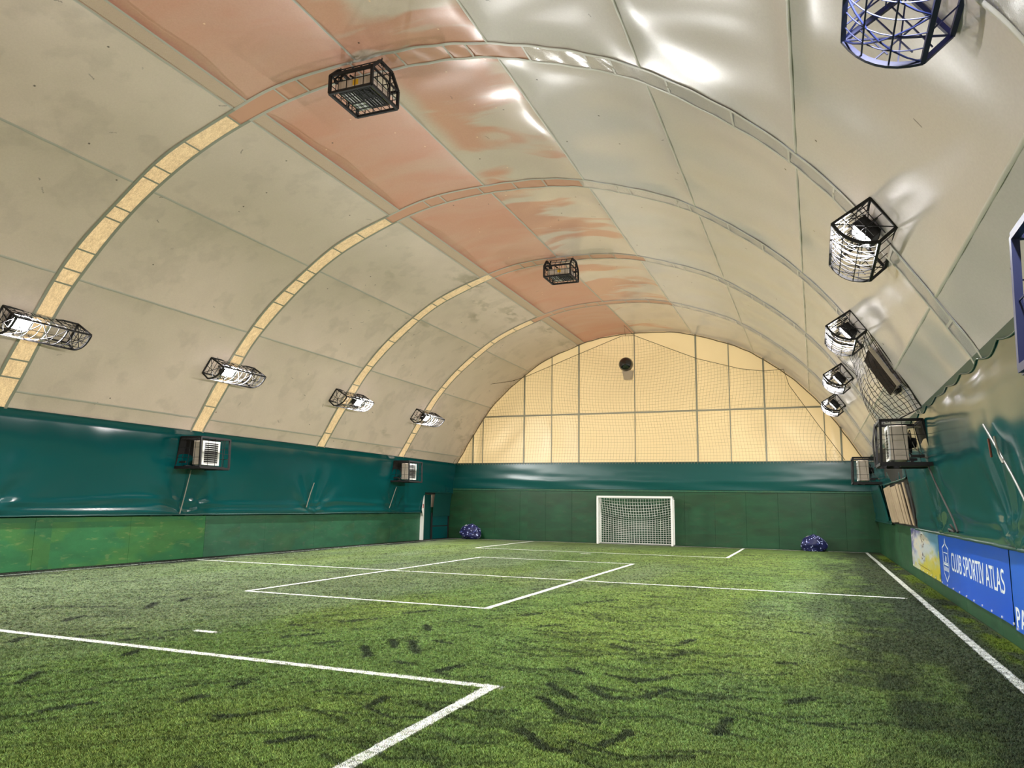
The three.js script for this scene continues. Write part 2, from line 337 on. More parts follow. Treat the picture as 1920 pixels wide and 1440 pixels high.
const tarpX = (sd, y) => XC + sd * (lerp(9.02, 8.752, smooth(1.16, 3.4, y)) - 0.1);
const ridge = (d, w) => Math.exp(-(d * d) / (w * w));
function sideTarp(name, sd, label, zEnd0, zEnd1, scallop, low = 1.16) {
  // sd -1 left, 1 right; hangs from the vault at 3.4 m to the board top
  const top = 3.40, bot = 1.16;
  const sag = (z, y) => {                     // bulge into the hall
    const t = (y - bot) / (top - bot);
    let d = 0.02 + 0.035 * Math.sin(Math.PI * t) * (fbm(z * 0.45 + 50 * sd, y * 0.7, 3) * 2 - 0.6);
    d += 0.03 * ridge(t - 0.035 - 0.02 * vn(z * 0.7, 2), 0.03) + 0.02 * ridge(t - 0.12 - 0.08 * vn(z * 0.35, 8), 0.03);
    for (const r of RIBS) {                   // fans of folds where the ties pull at each arch
      const dz = z - r, f = ridge(dz, 1.3);
      d += 0.022 * f * Math.sin(10 * Math.atan2(y - 1.15, dz * 0.9 + 0.05)) * smooth(1.0, 0.1, t);
    }
    d += 0.004 * smooth(0.75, 1, t) * Math.sin(z * 5.5 + 2 * vn(z, 4));
    return d;
  };
  const nz = Math.round((zEnd1 - zEnd0) / 0.09);
  const g = surf(nz, 40, (i, j) => {
    const z = lerp(zEnd0 + (scallop ? 0.6 * (1 - j) : 0), zEnd1, i), sc = scallop ? 0.01 + 0.06 * Math.abs(Math.sin((z + 0.2) * Math.PI / 1.1)) ** 0.8 * (0.5 + vn(z * 0.6, 9)) : 0.0, tp = top - sc;
    const y = lerp(low, tp, j);
    const half = lerp(9.02, vaultX(Math.max(y, 3.3)), smooth(0, 1, (y - bot) / (top - bot)) * 0.999);
    return [XC + sd * (half - sag(z, y) - 0.01), y, z];
  }, (i, j) => [lerp(zEnd0, zEnd1, i) * 0.12, j * 0.3]);
  const t = structure(group(name), label, 'wall');
  mesh('sheet', g, M.tarp, t);
  const hem = new MB(), hp = []; for (let i = 0; i <= nz; i += 2) { const z = lerp(zEnd0, zEnd1, i / nz); hp.push([XC + sd * (lerp(9.02, vaultX(Math.max(low, 3.3)), smooth(0, 1, (low - bot) / (top - bot))) - sag(z, low) - 0.02), low + 0.01 + 0.01 * vn(z * 2, 5), z]); } hem.tube(hp, 0.022, 6); hem.build('hem', M.tarpHem, t);
  if (scallop) { const th = new MB(), tp = [], P = g.attributes.position; for (let i = 0; i <= nz; i++) { const k = 40 * (nz + 1) + i; tp.push([P.getX(k) - sd * 0.008, P.getY(k), P.getZ(k)]); } th.tube(tp, 0.011, 5); th.build('top_hem', M.tarp, t); }
  // the vault's own skirt strip just above it
  mesh('skirt', surf(nz, 3, (i, j) => { const z = lerp(zEnd0, zEnd1, i), y = lerp(3.1, scallop ? 3.45 : 3.43, j); return [XC + sd * (vaultX(Math.max(y, 3.0)) - 0.012), y, z]; }, (i, j) => [i * 4, j * 0.1]), M.tarpHem, t);
  return t;
}
sideTarp('wall_left_tarp', -1, 'teal vinyl tarp hung along the left wall above green boards', -29.1, ZN, false);
sideTarp('wall_left_tarp_end', -1, 'teal tarp above the doorway in the far left corner', ZB + 0.05, -29.08, false, 2.03);
sideTarp('wall_right_tarp', 1, 'teal vinyl tarp with scalloped top edge along the right wall', -19.6, ZN, true);
sideTarp('wall_right_tarp_end', 1, 'short teal tarp piece in the far right corner', ZB + 0.05, -25.3, false);
sideTarp('wall_right_tarp_upper', 1, 'raised teal tarp above the leaning planks', -25.4, -19.5, false, 2.32);
{ // band of tarp over the back wall
  const t = structure(group('wall_back_tarp'), 'teal vinyl tarp band above the green back wall boards', 'wall');
  mesh('sheet', surf(200, 16, (i, j) => { const x = lerp(XL, XR - 0.05, i), y = lerp(2.28, 3.4, j); return [x, y, ZB + 0.12 + 0.05 * Math.sin(Math.PI * j) * (fbm(x * 0.5, y * 2, 3)) + 0.02 * ridge(j - 0.25 - 0.15 * vn(x * 0.3, 1), 0.08) + 0.012 * Math.sin(x * 1.3 + 14 * j) * (1 - j)]; }, (i, j) => [i * 3, j * 0.4]), M.tarpBack, t);
  const hb = new MB(); hb.box(XL, XR, 3.39, 3.45, ZB + 0.06, ZB + 0.13); hb.build('hem', M.tarpHem, t);
  const f = structure(group('wall_front_tarp'), 'teal tarp band behind the camera', 'wall');
  mesh('sheet', surf(8, 2, (i, j) => [lerp(XL, XR, i), lerp(2.2, 3.4, j), ZN - 0.1]), M.tarpBack, f);
}

// ───────────────────────── floor: artificial turf ─────────────────────────
const turfTile = (() => {
  const N = 1024, d = new Uint8Array(N * N * 4), f = new Float32Array(N * N);
  for (let i = 0; i < N * N; i++) f[i] = 0.22 + 0.2 * rnd();
  for (let s = 0; s < 60000; s++) {
    let x = rnd() * N, y = rnd() * N; const t = rnd() * Math.PI * 2, l = 4 + rnd() * 6, b = rnd() < 0.3 ? 0.12 + 0.2 * rnd() : 0.4 + 0.6 * rnd(), cx = Math.cos(t), cy = Math.sin(t);
    for (let k = 0; k < l; k++) { for (const o of [0, 1]) { const q = (((y + o * cx) | 0) & (N - 1)) * N + (((x - o * cy) | 0) & (N - 1)); f[q] = b * (0.7 + 0.3 * k / l); } x += cx; y += cy; }
  }
  for (let i = 0; i < N * N; i++) { const v = 255 * clamp(f[i]); d[i * 4] = d[i * 4 + 1] = d[i * 4 + 2] = v; d[i * 4 + 3] = 255; }
  return asTex(d, N, N, false);
})();
M.turf = phys({ map: turfTile, vertexColors: true, roughness: 0.95, specularIntensity: 0.12, bumpMap: turfTile, bumpScale: 0.012 });
const MARKS = [[-2.3,-6.66,-1.94,-6.28],[-2.19,-6.19,-1.84,-5.75,-1.59,-5.67],[-1.94,-6.72,-1.69,-6.43,-1.54,-6.47],[-1.44,-6.55,-1.27,-6.94],[-1.84,-7.22,-1.59,-7.11,-1.35,-7.41],[-2.32,-7.37,-2.15,-7.2],[-1.51,-8.44,-1.41,-8.72],[-1.53,-9.3,-1.45,-9.61],[-2.25,-8.82,-1.98,-8.6],[-2.03,-5.29,-1.73,-4.95,-1.59,-4.96],[-1.41,-5.18,-1.33,-5.35,-1.3,-5.56],[-0.72,-5.76,-0.68,-6.21],[-0.43,-8.58,-0.27,-8.66],[-0.27,-6.92,-0.07,-7.21],[-0.36,-10.82,-0.1,-10.72],[0.23,-8.57,0.49,-8.56],[0.2,-10.05,0.36,-9.77],[0.47,-11.48,0.66,-11.48],[-4.74,-7.45,-4.4,-7.0],[-4.68,-7.96,-4.42,-7.55],[-4.45,-8.01,-4.04,-7.37],[-4.18,-8.11,-3.95,-8.03],[-4.01,-6.9,-3.83,-6.87],[-3.43,-6.7,-3.35,-7.0],[-4.84,-9.06,-4.6,-8.72],[-4.28,-9.31,-4.16,-9.27],[-3.35,-5.42,-3.36,-5.64],[-6.4,-8.29,-6.27,-8.31],[-5.91,-7.54,-5.66,-7.91],[-5.67,-6.46,-5.46,-6.72],[-5.31,-7.38,-5.18,-7.56],[-5.95,-8.83,-5.69,-9.29],[-5.61,-9.91,-5.39,-10.33],[-9.15,-7.2,-9.34,-7.62],[-9.16,-8.49,-9.57,-9.07],[-9.4,-9.39,-9.56,-9.76],[-9.31,-9.82,-9.31,-9.98],[-8.32,-5.93,-8.5,-6.21],[-6.64,-5.95,-6.74,-6.21],[-7.39,-6.55,-7.11,-6.84],[-7.98,-6.47,-7.82,-6.67],[-7.41,-7.22,-7.34,-7.43],[-8.04,-7.07,-7.9,-7.19],[-6.46,-4.71,-6.69,-5.06],[-10.51,-7.76,-10.28,-8.2],[-10.19,-8.12,-9.81,-8.46],[-4.75,-5.37,-4.72,-5.55],[-5.48,-4.2,-5.34,-4.51],[-4.75,-4.85,-4.72,-5.04],[-4.2,-4.64,-4.1,-4.69],[-3.45,-4.3,-3.27,-4.51],[-4.04,-10.45,-3.85,-10.85],[-3.47,-9.68,-3.26,-9.93],[-5.06,-13.76,-4.76,-14.14],[-3.6,-12.37,-3.27,-12.86]];
let turfAt; const lineList = [];
const floor = structure(group('floor'), 'worn green artificial turf pitch with dark rubber crumb streaks', 'floor');
{
  const xs = [], zs = []; for (let x = XL - 0.1; x <= XR + 0.11; x += 0.036) xs.push(x);
  for (let z = ZN; z > ZB - 0.05;) { zs.push(z); z -= z > -3.2 ? 0.15 : z > -12 ? 0.03 : z > -20 ? 0.05 : 0.09; } zs.push(ZB - 0.05);
  const nx = xs.length, nz = zs.length, crumb = new Float32Array(nx * nz);
  const zi = (z) => { let lo = 0, hi = nz - 1; while (hi - lo > 1) { const m = (lo + hi) >> 1; if (zs[m] > z) lo = m; else hi = m; } return lo; };
  function stroke(x0, z0, x1, z1, w, k) {
    const i0 = Math.max(0, Math.floor((Math.min(x0, x1) - w - xs[0]) / 0.036)), i1 = Math.min(nx - 1, Math.ceil((Math.max(x0, x1) + w - xs[0]) / 0.036));
    const j0 = Math.max(0, zi(Math.max(z0, z1) + w)), j1 = Math.min(nz - 1, zi(Math.min(z0, z1) - w) + 1), dx = x1 - x0, dz = z1 - z0, L = dx * dx + dz * dz || 1;
    for (let j = j0; j <= j1; j++) for (let i = i0; i <= i1; i++) {
      const t = clamp(((xs[i] - x0) * dx + (zs[j] - z0) * dz) / L), d = Math.hypot(xs[i] - x0 - t * dx, zs[j] - z0 - t * dz) / w;
      const v = k * smooth(1, 0.55, d + 0.5 * (vn(xs[i] * 14, zs[j] * 14) - 0.5)); const q = j * nx + i; if (v > crumb[q]) crumb[q] = v;
    }
  }
  for (const m of MARKS) for (let k = 0; k + 3 < m.length; k += 2) stroke(m[k], m[k + 1], m[k + 2], m[k + 3], 0.055 + 0.012 * Math.abs(m[1]) / 6, 0.8);
  for (let s = 0; s < 3000; s++) {
    const x = rr(-15, 1.4), z = rr(-30.5, -3.4), l = rr(0.15, 0.6) * (z < -14 ? 1.3 : 1);
    let dx, dz; if (x < -4) { const t = rr(-0.5, 0.9); dx = 0.55 + 0.3 * t; dz = -0.7; } else { const t = rr(-1, 1); dx = 0.8; dz = 0.55 * t; }
    const n = Math.hypot(dx, dz), c = rr(-0.25, 0.25); dx *= l / n; dz *= l / n;
    stroke(x, z, x + dx, z + dz, rr(0.022, 0.045), rr(0.2, 0.75)); stroke(x + dx, z + dz, x + 1.8 * dx + c * dz, z + 1.8 * dz - c * dx, rr(0.02, 0.04), rr(0.1, 0.45));
  }
  // chevron ripples swept along the middle of the pitch
  for (let s = 0; s < 340; s++) { const z = rr(-29, -4.2), x = -1.55 + rr(-1.6, 1.4) + 0.02 * z, w = rr(0.2, 0.45), k = rr(0.25, 0.75); stroke(x - w, z - 0.35 * w - 0.05, x, z, 0.04, k); stroke(x, z, x + w, z - 0.55 * w, 0.04, k); }
  const pos = new Float32Array(nx * nz * 3), uv = new Float32Array(nx * nz * 2), col = new Float32Array(nx * nz * 3), ix = [];
  for (let j = 0; j < nz; j++) for (let i = 0; i < nx; i++) {
    const q = j * nx + i, x = xs[i], z = zs[j];
    const n1 = fbm(x * 0.45 + 7, z * 0.3, 4), n2 = fbm(x * 3, z * 3, 3), n3 = fbm(x * 1.1 + 30, z * 0.5, 4);
    let c = mix3([0.285, 0.440, 0.135], [0.330, 0.465, 0.125], smooth(0.35, 0.65, n1));
    c = mix3(c, [0.36, 0.45, 0.27], 0.75 * smooth(0.34, 0.86, fbm(x * 0.5 + 60, z * 0.12, 4) - 0.06 + 0.035 * (-5 - x)));   // glancing lamp sheen painted into the fibre colour, paler towards the left
    c = c.map((v) => v * (0.78 + 0.44 * n2));
    // crumb drifts along both touchlines and the back line
    const er = smooth(0.3, 0.8, (x + 1.2) / 2.9 + 0.6 * (fbm(x * 2.2 + 30, z * 0.35, 4) - 0.5) + 0.5 * (n2 - 0.5));
    const el = smooth(0.4, 0.7, (-14.4 - x) / 1.4 + 1.0 * (n3 - 0.5) + 0.4 * (n2 - 0.5));
    const eb = smooth(0.4, 0.7, (-30.3 - z) / 1.6 + 0.9 * (n3 - 0.5) + 0.4 * (n2 - 0.5));
    let m = Math.max(crumb[q], 0.8 * er, 0.9 * el, 0.6 * eb);
    c = mix3(c, [0.040, 0.043, 0.050], m);
    if (x > 1.78) { const g = smooth(0.5, 0.62, fbm(x * 2 + 8, z * 0.9, 3)) * smooth(1.78, 2.0, x); c = mix3(c, [0.20, 0.30, 0.03], 0.8 * g); }   // moss at the board foot
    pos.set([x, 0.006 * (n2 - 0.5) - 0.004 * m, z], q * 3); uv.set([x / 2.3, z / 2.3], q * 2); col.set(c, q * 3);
    if (i + 1 < nx && j + 1 < nz) ix.push(q, q + 1, q + nx + 1, q, q + nx + 1, q + nx);
  }
  const g = new THREE.BufferGeometry();
  g.setAttribute('position', new THREE.BufferAttribute(pos, 3)); g.setAttribute('uv', new THREE.BufferAttribute(uv, 2)); g.setAttribute('color', new THREE.BufferAttribute(col, 3));
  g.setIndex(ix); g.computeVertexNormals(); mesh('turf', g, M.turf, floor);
  turfAt = (x, z) => { const q = (Math.min(nz - 1, zi(z)) * nx + clamp(Math.round((x - xs[0]) / 0.036), 0, nx - 1)) * 3; return [col[q], col[q + 1], col[q + 2]]; };
  const slab = new MB(); slab.box(XL - 0.4, XR + 0.4, -0.3, -0.03, ZB - 0.3, ZN + 0.3); slab.build('subfloor', M.boardDark, floor);
}
const lineTex = (wear) => { return tex(512, 128, (u, v, x, y) => { const h = hash(x, y) * 0.6 + 0.4 * vn(x * 0.5, y * 0.5), e = Math.min(v, 1 - v) * 10; const w = clamp(wear + (e < 1 ? 0.25 * (1 - e) : 0) + 0.22 * (vn(x * 0.03, 5) - 0.5)); return h < w ? [70, 78, 66] : [214 + 30 * h, 218 + 28 * h, 210 + 28 * h]; }); };
M.line = std({ map: lineTex(0.22), roughness: 0.7 });
M.lineFar = std({ map: lineTex(0.1), roughness: 0.7 });
M.lineWorn = std({ map: lineTex(0.55), roughness: 0.7 });
function line(x0, z0, x1, z1, w, mat) {
  lineList.push([Math.min(x0, x1) - w / 2, Math.max(x0, x1) + w / 2, Math.min(z0, z1) - w / 2, Math.max(z0, z1) + w / 2, mat === M.lineWorn ? 0.5 : 0.8]);
  const L = Math.hypot(x1 - x0, z1 - z0), dx = (x1 - x0) / L, dz = (z1 - z0) / L, n = Math.max(4, Math.round(L / 0.06));
  mesh('pitch_line', surf(n, 2, (i, j) => {
    const s = i * L, e = (j - 0.5) * (w + 0.012 * (vn(s * 18, j * 9 + x0) - 0.5)) + 0.014 * (vn(s * 0.8, x0 + z0) - 0.5);
    return [x0 + dx * s - dz * e, 0.008, z0 + dz * s + dx * e];
  }, (i, j) => [i * L / 0.5, j]), mat, floor);
}
const TL = -15.35, TR = 1.69;
line(TR, ZB + 0.35, TR, -0.4, 0.11, M.lineWorn); line(TL, ZB + 0.5, TL, -0.4, 0.08, M.lineWorn);
line(TL, -31.3, TR, -31.3, 0.1, M.lineFar);
line(TL, -15.76, TR - 0.25, -15.76, 0.1, M.lineFar);
line(-11.3, -6.36, -2.66, -6.36, 0.11, M.line); line(-2.72, -6.36, -2.72, -0.5, 0.11, M.line);
line(-9.4, -10.9, -4.72, -10.9, 0.1, M.lineFar); line(-9.4, -21.0, -4.72, -21.0, 0.1, M.lineFar); line(-9.4, -10.9, -9.4, -21.0, 0.1, M.lineFar); line(-4.77, -10.9, -4.77, -21.0, 0.11, M.lineFar);
line(-11.5, -25.2, -2.65, -25.2, 0.1, M.lineFar); line(-11.5, -25.2, -11.5, -31.25, 0.1, M.lineFar); line(-2.69, -25.2, -2.69, -31.25, 0.1, M.lineFar);
line(-7.12, -7.4, -6.82, -7.4, 0.1, M.line); line(-7.31, -24.45, -6.98, -24.45, 0.1, M.lineFar); line(-7.17, -15.76, -6.92, -15.76, 0.14, M.lineFar);

{ // fibres of the turf that stand up where the pitch is near
  const b = [], f = (x, z, h, w, lx, lz) => b.push(x - w, 0, z, x + w, 0, z, x + lx, h, z + lz);
  f(0, 0, 0.017, 0.0026, 0.008, 0.003); f(0.006, 0.005, 0.014, 0.0026, -0.007, 0.006); f(-0.006, 0.004, 0.015, 0.0026, -0.004, -0.009); f(0.002, -0.006, 0.012, 0.0026, 0.01, -0.006);
  const g = new THREE.BufferGeometry(); g.setAttribute('position', new THREE.Float32BufferAttribute(b, 3)); g.computeVertexNormals();
  const at = []; camera.updateMatrixWorld(); camera.updateProjectionMatrix(); const pm = new THREE.Matrix4().multiplyMatrices(camera.projectionMatrix, camera.matrixWorldInverse.copy(camera.matrixWorld).invert()), q = V();
  while (at.length < 430000) {
    const d = 3.8 / (1 - rnd() * 0.87), t = rr(-85, 25) * R, x = d * Math.sin(t), z = -d * Math.cos(t);
    if (x < XL + 0.1 || x > XR - 0.04 || z < -28) continue;
    q.set(x, 0, z).applyMatrix4(pm); if (Math.abs(q.x) > 1.15 || q.y < -1.25) continue;
    at.push([x, z]);
  }
  const im = new THREE.InstancedMesh(g, phys({ color: 0xffffff, roughness: 0.9, specularIntensity: 0.15, side: THREE.DoubleSide }), at.length), m4 = new THREE.Matrix4(), e = new THREE.Euler(), qt = new THREE.Quaternion(), c = new THREE.Color();
  at.forEach(([x, z], k) => {
    const on = lineList.find((l) => x > l[0] && x < l[1] && z > l[2] && z < l[3]);
    let u = turfAt(x, z); const dk = rnd(), v = dk < 0.25 ? rr(0.12, 0.3) : rr(0.35, 0.95);
    if (on && rnd() < on[4]) u = [0.95, 0.97, 0.95];
    const s = rr(0.7, 1.25) * (0.85 + Math.hypot(x, z) / 22); qt.setFromEuler(e.set(0, rnd() * 6.28, 0)); m4.compose(V(x, 0.001, z), qt, V(s, Math.min(s, 1.2) * rr(0.7, 1.1), s)); im.setMatrixAt(k, m4);
    im.setColorAt(k, c.setRGB(u[0] * v * rr(0.85, 1.15), u[1] * v, u[2] * v * rr(0.8, 1.2)));
  });
  im.name = 'grass_blades'; im.userData.kind = 'stuff'; im.castShadow = im.receiveShadow = true; floor.add(im);
}

// ───────────────────────── flood lamps in cages ─────────────────────────
// local axes: +x into the hall, y up, z along the hall; origin at the cage's lower back edge
function lampCage() {
  const g = new THREE.Group();
  const B1 = [0.26, 0.39], B2 = [0, 0], F2 = [0.19, -0.16], F1 = [0.69, 0.12], CT = [0.53, -0.185], h = 0.81;
  const arc = (t) => [(1 - t) ** 2 * F1[0] + 2 * t * (1 - t) * CT[0] + t * t * F2[0], (1 - t) ** 2 * F1[1] + 2 * t * (1 - t) * CT[1] + t * t * F2[1]];
  const at = (p, z) => [p[0], p[1], z], fr = new MB(), wm = new MB();
  for (const z of [-h, h]) {
    fr.bar(at(B1, z), at(B2, z), 0.034); fr.bar(at(B2, z), at(F2, z), 0.034); fr.bar(at(F1, z), at(B1, z), 0.034);
    for (let k = 0; k < 8; k++) fr.bar(at(arc(k / 8), z), at(arc((k + 1.05) / 8), z), 0.034);
    // wires of the end faces
    for (const t of [0.25, 0.5, 0.75]) { const a = [lerp(B1[0], F1[0], t), lerp(B1[1], F1[1], t)], b = arc(1 - t * 0.8); wm.bar(at(a, z), at([lerp(B2[0], b[0], 0.2 + t * 0.75), lerp(B2[1], b[1], 0.2 + t * 0.75)], z), 0.01); }
    wm.bar(at([lerp(B1[0], B2[0], 0.5), lerp(B1[1], B2[1], 0.5)], z), at(arc(0.45), z), 0.01); wm.bar(at(B2, z), at(F1, z), 0.012); wm.bar(at(B1, z), at(arc(0.75), z), 0.012);
  }
  for (const p of [B1, B2, F2, F1]) fr.bar(at(p, -h), at(p, h), 0.034);
  for (let k = 0; k < 8; k++) fr.bar(at(arc(k / 8), -0.28), at(arc((k + 1.05) / 8), -0.28), 0.026);
  fr.bar(at(B1, -0.28), at(F1, -0.28), 0.02);
  for (let i = 1; i < 9; i++) { const z = lerp(-h, h, i / 9), pts = []; for (let k = 0; k <= 8; k++) pts.push(at(arc(k / 8), z)); wm.tube(pts, 0.006, 4); wm.bar(at(B1, z), at(F1, z), 0.009); if (i % 2) wm.bar(at(B2, z), at(F2, z), 0.009); }
  for (const t of [0.3, 0.65]) wm.bar(at(arc(t), -h), at(arc(t), h), 0.011);
  for (const t of [0.33, 0.66]) wm.bar([lerp(B1[0], F1[0], t), lerp(B1[1], F1[1], t), -h], [lerp(B1[0], F1[0], t), lerp(B1[1], F1[1], t), h], 0.01);
  for (const [z0, z1] of [[-h, -0.28], [-0.28, 0.27], [0.27, h]]) for (const f of [0, 1]) { const pts = []; for (let k = 0; k <= 6; k++) pts.push(at(arc(k / 6), lerp(f ? z0 : z1, f ? z1 : z0, k / 6))); wm.tube(pts, 0.008, 4); wm.bar(at(B1, f ? z0 : z1), at(F1, f ? z1 : z0), 0.01); }
  fr.build('frame', M.black, g); wm.build('wire_mesh', M.black, g);
  return g;
}
const cage0 = lampCage();
function floodLamp(sd, rib, zoff, label) {
  const t = cage0.clone(); t.name = numbered('flood_lamp'); scene.add(t);
  t.position.set(XC + sd * 7.9, 4.87, RIBS[rib]); t.rotation.y = sd > 0 ? Math.PI : 0;
  tag(t, label, 'lamp', 'caged flood lamps along both sides of the vault');
  if (rib === 5) t.traverse((m) => { if (m.isMesh) m.material = M.navy; });
  const dz = zoff * (sd > 0 ? -1 : 1), tilt = -40 * R, c = V(0.33, 0.11, dz), n = V(Math.cos(tilt), Math.sin(tilt), 0);
  const head = new THREE.Group(); head.name = 'lamp_head'; head.position.copy(c); head.rotation.z = tilt; t.add(head);
  const shell = new MB(); shell.box(-0.10, 0.0, -0.15, 0.15, -0.2, 0.2); for (let k = -4; k <= 4; k++) shell.box(-0.15, -0.10, -0.13, 0.13, k * 0.042 - 0.004, k * 0.042 + 0.004);
  for (const s of [-1, 1]) { shell.box(0.0, 0.03, s * 0.15 - 0.008, s * 0.15 + 0.008, -0.2, 0.2); shell.box(0.0, 0.03, -0.15, 0.15, s * 0.2 - 0.008, s * 0.2 + 0.008); }
  shell.build('housing', M.black, head);
  const face = new MB(); face.box(0.0, 0.012, -0.14, 0.14, -0.19, 0.19); face.build('lamp_glass', M.lampFace, head);
  const br = new MB(); br.bar([-0.06, -0.02, -0.23], [-0.06, -0.02, -0.2], 0.03); br.bar([-0.06, -0.02, 0.2], [-0.06, -0.02, 0.23], 0.03); br.bar([-0.06, -0.02, -0.23], [-0.24, 0.0, -0.23], 0.03, 0.01); br.bar([-0.06, -0.02, 0.23], [-0.24, 0, 0.23], 0.03, 0.01); br.bar([-0.24, 0, -0.23], [-0.24, 0, 0.23], 0.03); br.build('bracket', M.black, head);
  const l = new THREE.RectAreaLight(LAMP_COLOR, LAMP_NITS, 0.38, 0.28); l.name = 'flood_light';
  l.position.set(0.035, 0, 0); l.rotation.y = -Math.PI / 2; head.add(l);
  return t;
}
floodLamp(-1, 5, 0.2, 'caged flood lamp at the left, nearest to the camera and out of view');
floodLamp(-1, 4, 0.48, 'lit caged flood lamp cut by the left edge of the photo');
floodLamp(-1, 3, 0.22, 'lit caged flood lamp high above the nearer left fan heater');
floodLamp(-1, 2, -0.42, 'lit caged flood lamp second from the gable on the left vault');
floodLamp(-1, 1, 0.12, 'lit caged flood lamp nearest the gable on the left vault');
floodLamp(1, 5, 0.5, 'large navy caged flood lamp cut by the top edge of the photo');
floodLamp(1, 4, 0.3, 'lit caged flood lamp on the right vault, largest one fully in view');
floodLamp(1, 3, 0.1, 'lit caged flood lamp on the right vault just above the dark brown panel');
floodLamp(1, 2, -0.1, 'lit caged flood lamp on the right vault, second from the gable');
floodLamp(1, 1, -0.1, 'lit caged flood lamp on the right vault, smallest and nearest the gable');

// ───────────────────────── fan heaters in cages on the side walls ─────────────────────────
function fanHeater() {                   // origin on the board line, y 0 = cage floor
  const g = new THREE.Group(), fr = new MB(), wm = new MB(), h = 0.53, H = 0.8;
  const q = { ft: [0.98, H], fb: [1.0, 0], bt: [0.30, H], bb: [0.14, 0] }, at = (p, z) => [p[0], p[1], z];
  for (const z of [-h, h]) { fr.bar(at(q.ft, z), at(q.fb, z), 0.045); fr.bar(at(q.ft, z), at(q.bt, z), 0.045); fr.bar(at(q.fb, z), at(q.bb, z), 0.06, 0.07); fr.bar(at(q.bt, z), at(q.bb, z), 0.045); }
  for (const k of ['ft', 'bt']) fr.bar(at(q[k], -h), at(q[k], h), 0.045);
  for (const k of ['fb', 'bb']) fr.bar(at(q[k], -h), at(q[k], h), 0.05);
  fr.bar([0.5, 0.03, -h], [0.5, 0.03, h], 0.05); fr.bar([0.82, 0.03, -h], [0.82, 0.03, h], 0.05);
  for (const z of [-h, h]) { fr.bar([0.3, 0.14, z], [0.52, 0.14, z], 0.03, 0.05); }
  for (const z of [-h, h]) { for (let k = 1; k < 4; k++) { const t = k / 4; wm.bar([lerp(q.fb[0], q.bb[0], t), 0, z], [lerp(q.ft[0], q.bt[0], t), H, z], 0.009); } for (const t of [0.33, 0.66]) wm.bar([lerp(q.fb[0], q.ft[0], t), H * t, z], [lerp(q.bb[0], q.bt[0], t), H * t, z], 0.009); }
  for (let k = 1; k < 4; k++) { const z = lerp(-h, h, k / 4); wm.bar([q.fb[0], 0, z], [q.ft[0], H, z], 0.009); wm.bar([q.ft[0], H, z], [q.bt[0], H, z], 0.009); }
  wm.bar([0.99, H * 0.5, -h], [0.99, H * 0.5, h], 0.009);
  fr.build('frame', M.black, g); wm.build('wire_mesh', M.black, g);
  new MB().quad(V(0.31, 0.78, -0.5), V(0.15, 0.02, -0.5), V(0.15, 0.02, 0.5), V(0.31, 0.78, 0.5)).build('shaded_back_plate', M.black, g); new MB().box(0.14, 0.62, -0.012, 0.012, -0.5, 0.5).build('tray', M.black, g);  // black plate also puts the shadow inside the cage into its colour
  const body = mesh('body', new RoundedBoxGeometry(0.3, 0.64, 0.62, 2, 0.02), M.cream, g); body.position.set(0.67, 0.4, 0);
  const fp = new MB(); for (const s of [-1, 1]) { fp.box(0.82, 0.85, 0.08, 0.72, s * 0.28 - 0.03, s * 0.28 + 0.03); fp.box(0.82, 0.85, 0.4 + s * 0.295 - 0.025, 0.4 + s * 0.295 + 0.025, -0.26, 0.26); } fp.build('front_panel', M.white, body).position.set(-0.67, -0.4, 0);
  const rc = new MB(); rc.box(0.8, 0.823, 0.12, 0.68, -0.25, 0.25); rc.build('recess', M.black, body).position.set(-0.67, -0.4, 0);
  for (let k = 0; k < 10; k++) { const y = 0.145 + k * 0.054, s = new MB(); s.bar([0.842, y, -0.25], [0.842, y, 0.25], 0.032, 0.006, V(0.5, 0.86, 0)); s.build('slat', M.slat, body).position.set(-0.67, -0.4, 0); }
  const mt = mesh('motor', new THREE.CylinderGeometry(0.09, 0.11, 0.16, 20), M.black, g); mt.rotation.z = Math.PI / 2; mt.position.set(0.44, 0.42, 0);
  const gd = new MB(); for (const r of [0.12, 0.18, 0.24]) { const p = []; for (let k = 0; k <= 24; k++) p.push([0.46, 0.42 + r * Math.cos(k / 12 * Math.PI), r * Math.sin(k / 12 * Math.PI)]); gd.tube(p, 0.006); } for (let k = 0; k < 6; k++) gd.bar([0.46, 0.42, 0], [0.46, 0.42 + 0.24 * Math.cos(k), 0.24 * Math.sin(k)], 0.008); gd.build('fan_guard', M.black, g);
  new MB().tube([[0.22, 0.68, -0.2], [0.4, 0.69, -0.22], [0.52, 0.68, -0.22]], 0.018, 8).build('pipe', M.rope, g); new MB().tube([[0.2, 0.13, -0.2], [0.4, 0.15, -0.22], [0.52, 0.14, -0.22]], 0.018, 8).build('pipe', M.rope, g);
  const cb = new MB(); cb.tube([[0.5, 0.6, -0.1], [0.4, 0.3, -0.15], [0.24, 0.16, -0.1], [0.16, 0.1, 0]], 0.009, 5); cb.build('cable', M.rope, g);
  return g;
}
const heater0 = fanHeater();
for (const [sd, rib, label, dz] of [[-1, 3, 'caged fan heater on the left teal tarp, the nearer of two', 0], [-1, 1, 'caged fan heater on the left teal tarp, near the doorway', 0], [1, 5, 'navy caged fan heater cut by the right edge of the photo', 0.2], [1, 3, 'caged fan heater on the right tarp below the draped net', 0], [1, 1, 'caged fan heater in the far right corner', 0]]) {
  const o = heater0.clone(); o.name = numbered('fan_heater'); scene.add(o); tag(o, label, 'heater', 'caged fan heaters on the side walls');
  if (rib === 5) o.traverse((m) => { if (m.name === 'frame' || m.name === 'wire_mesh') m.material = M.navy; });
  o.position.set(XC + sd * 9.02, 2.42, RIBS[rib] + dz); o.rotation.y = sd > 0 ? Math.PI : 0;
}

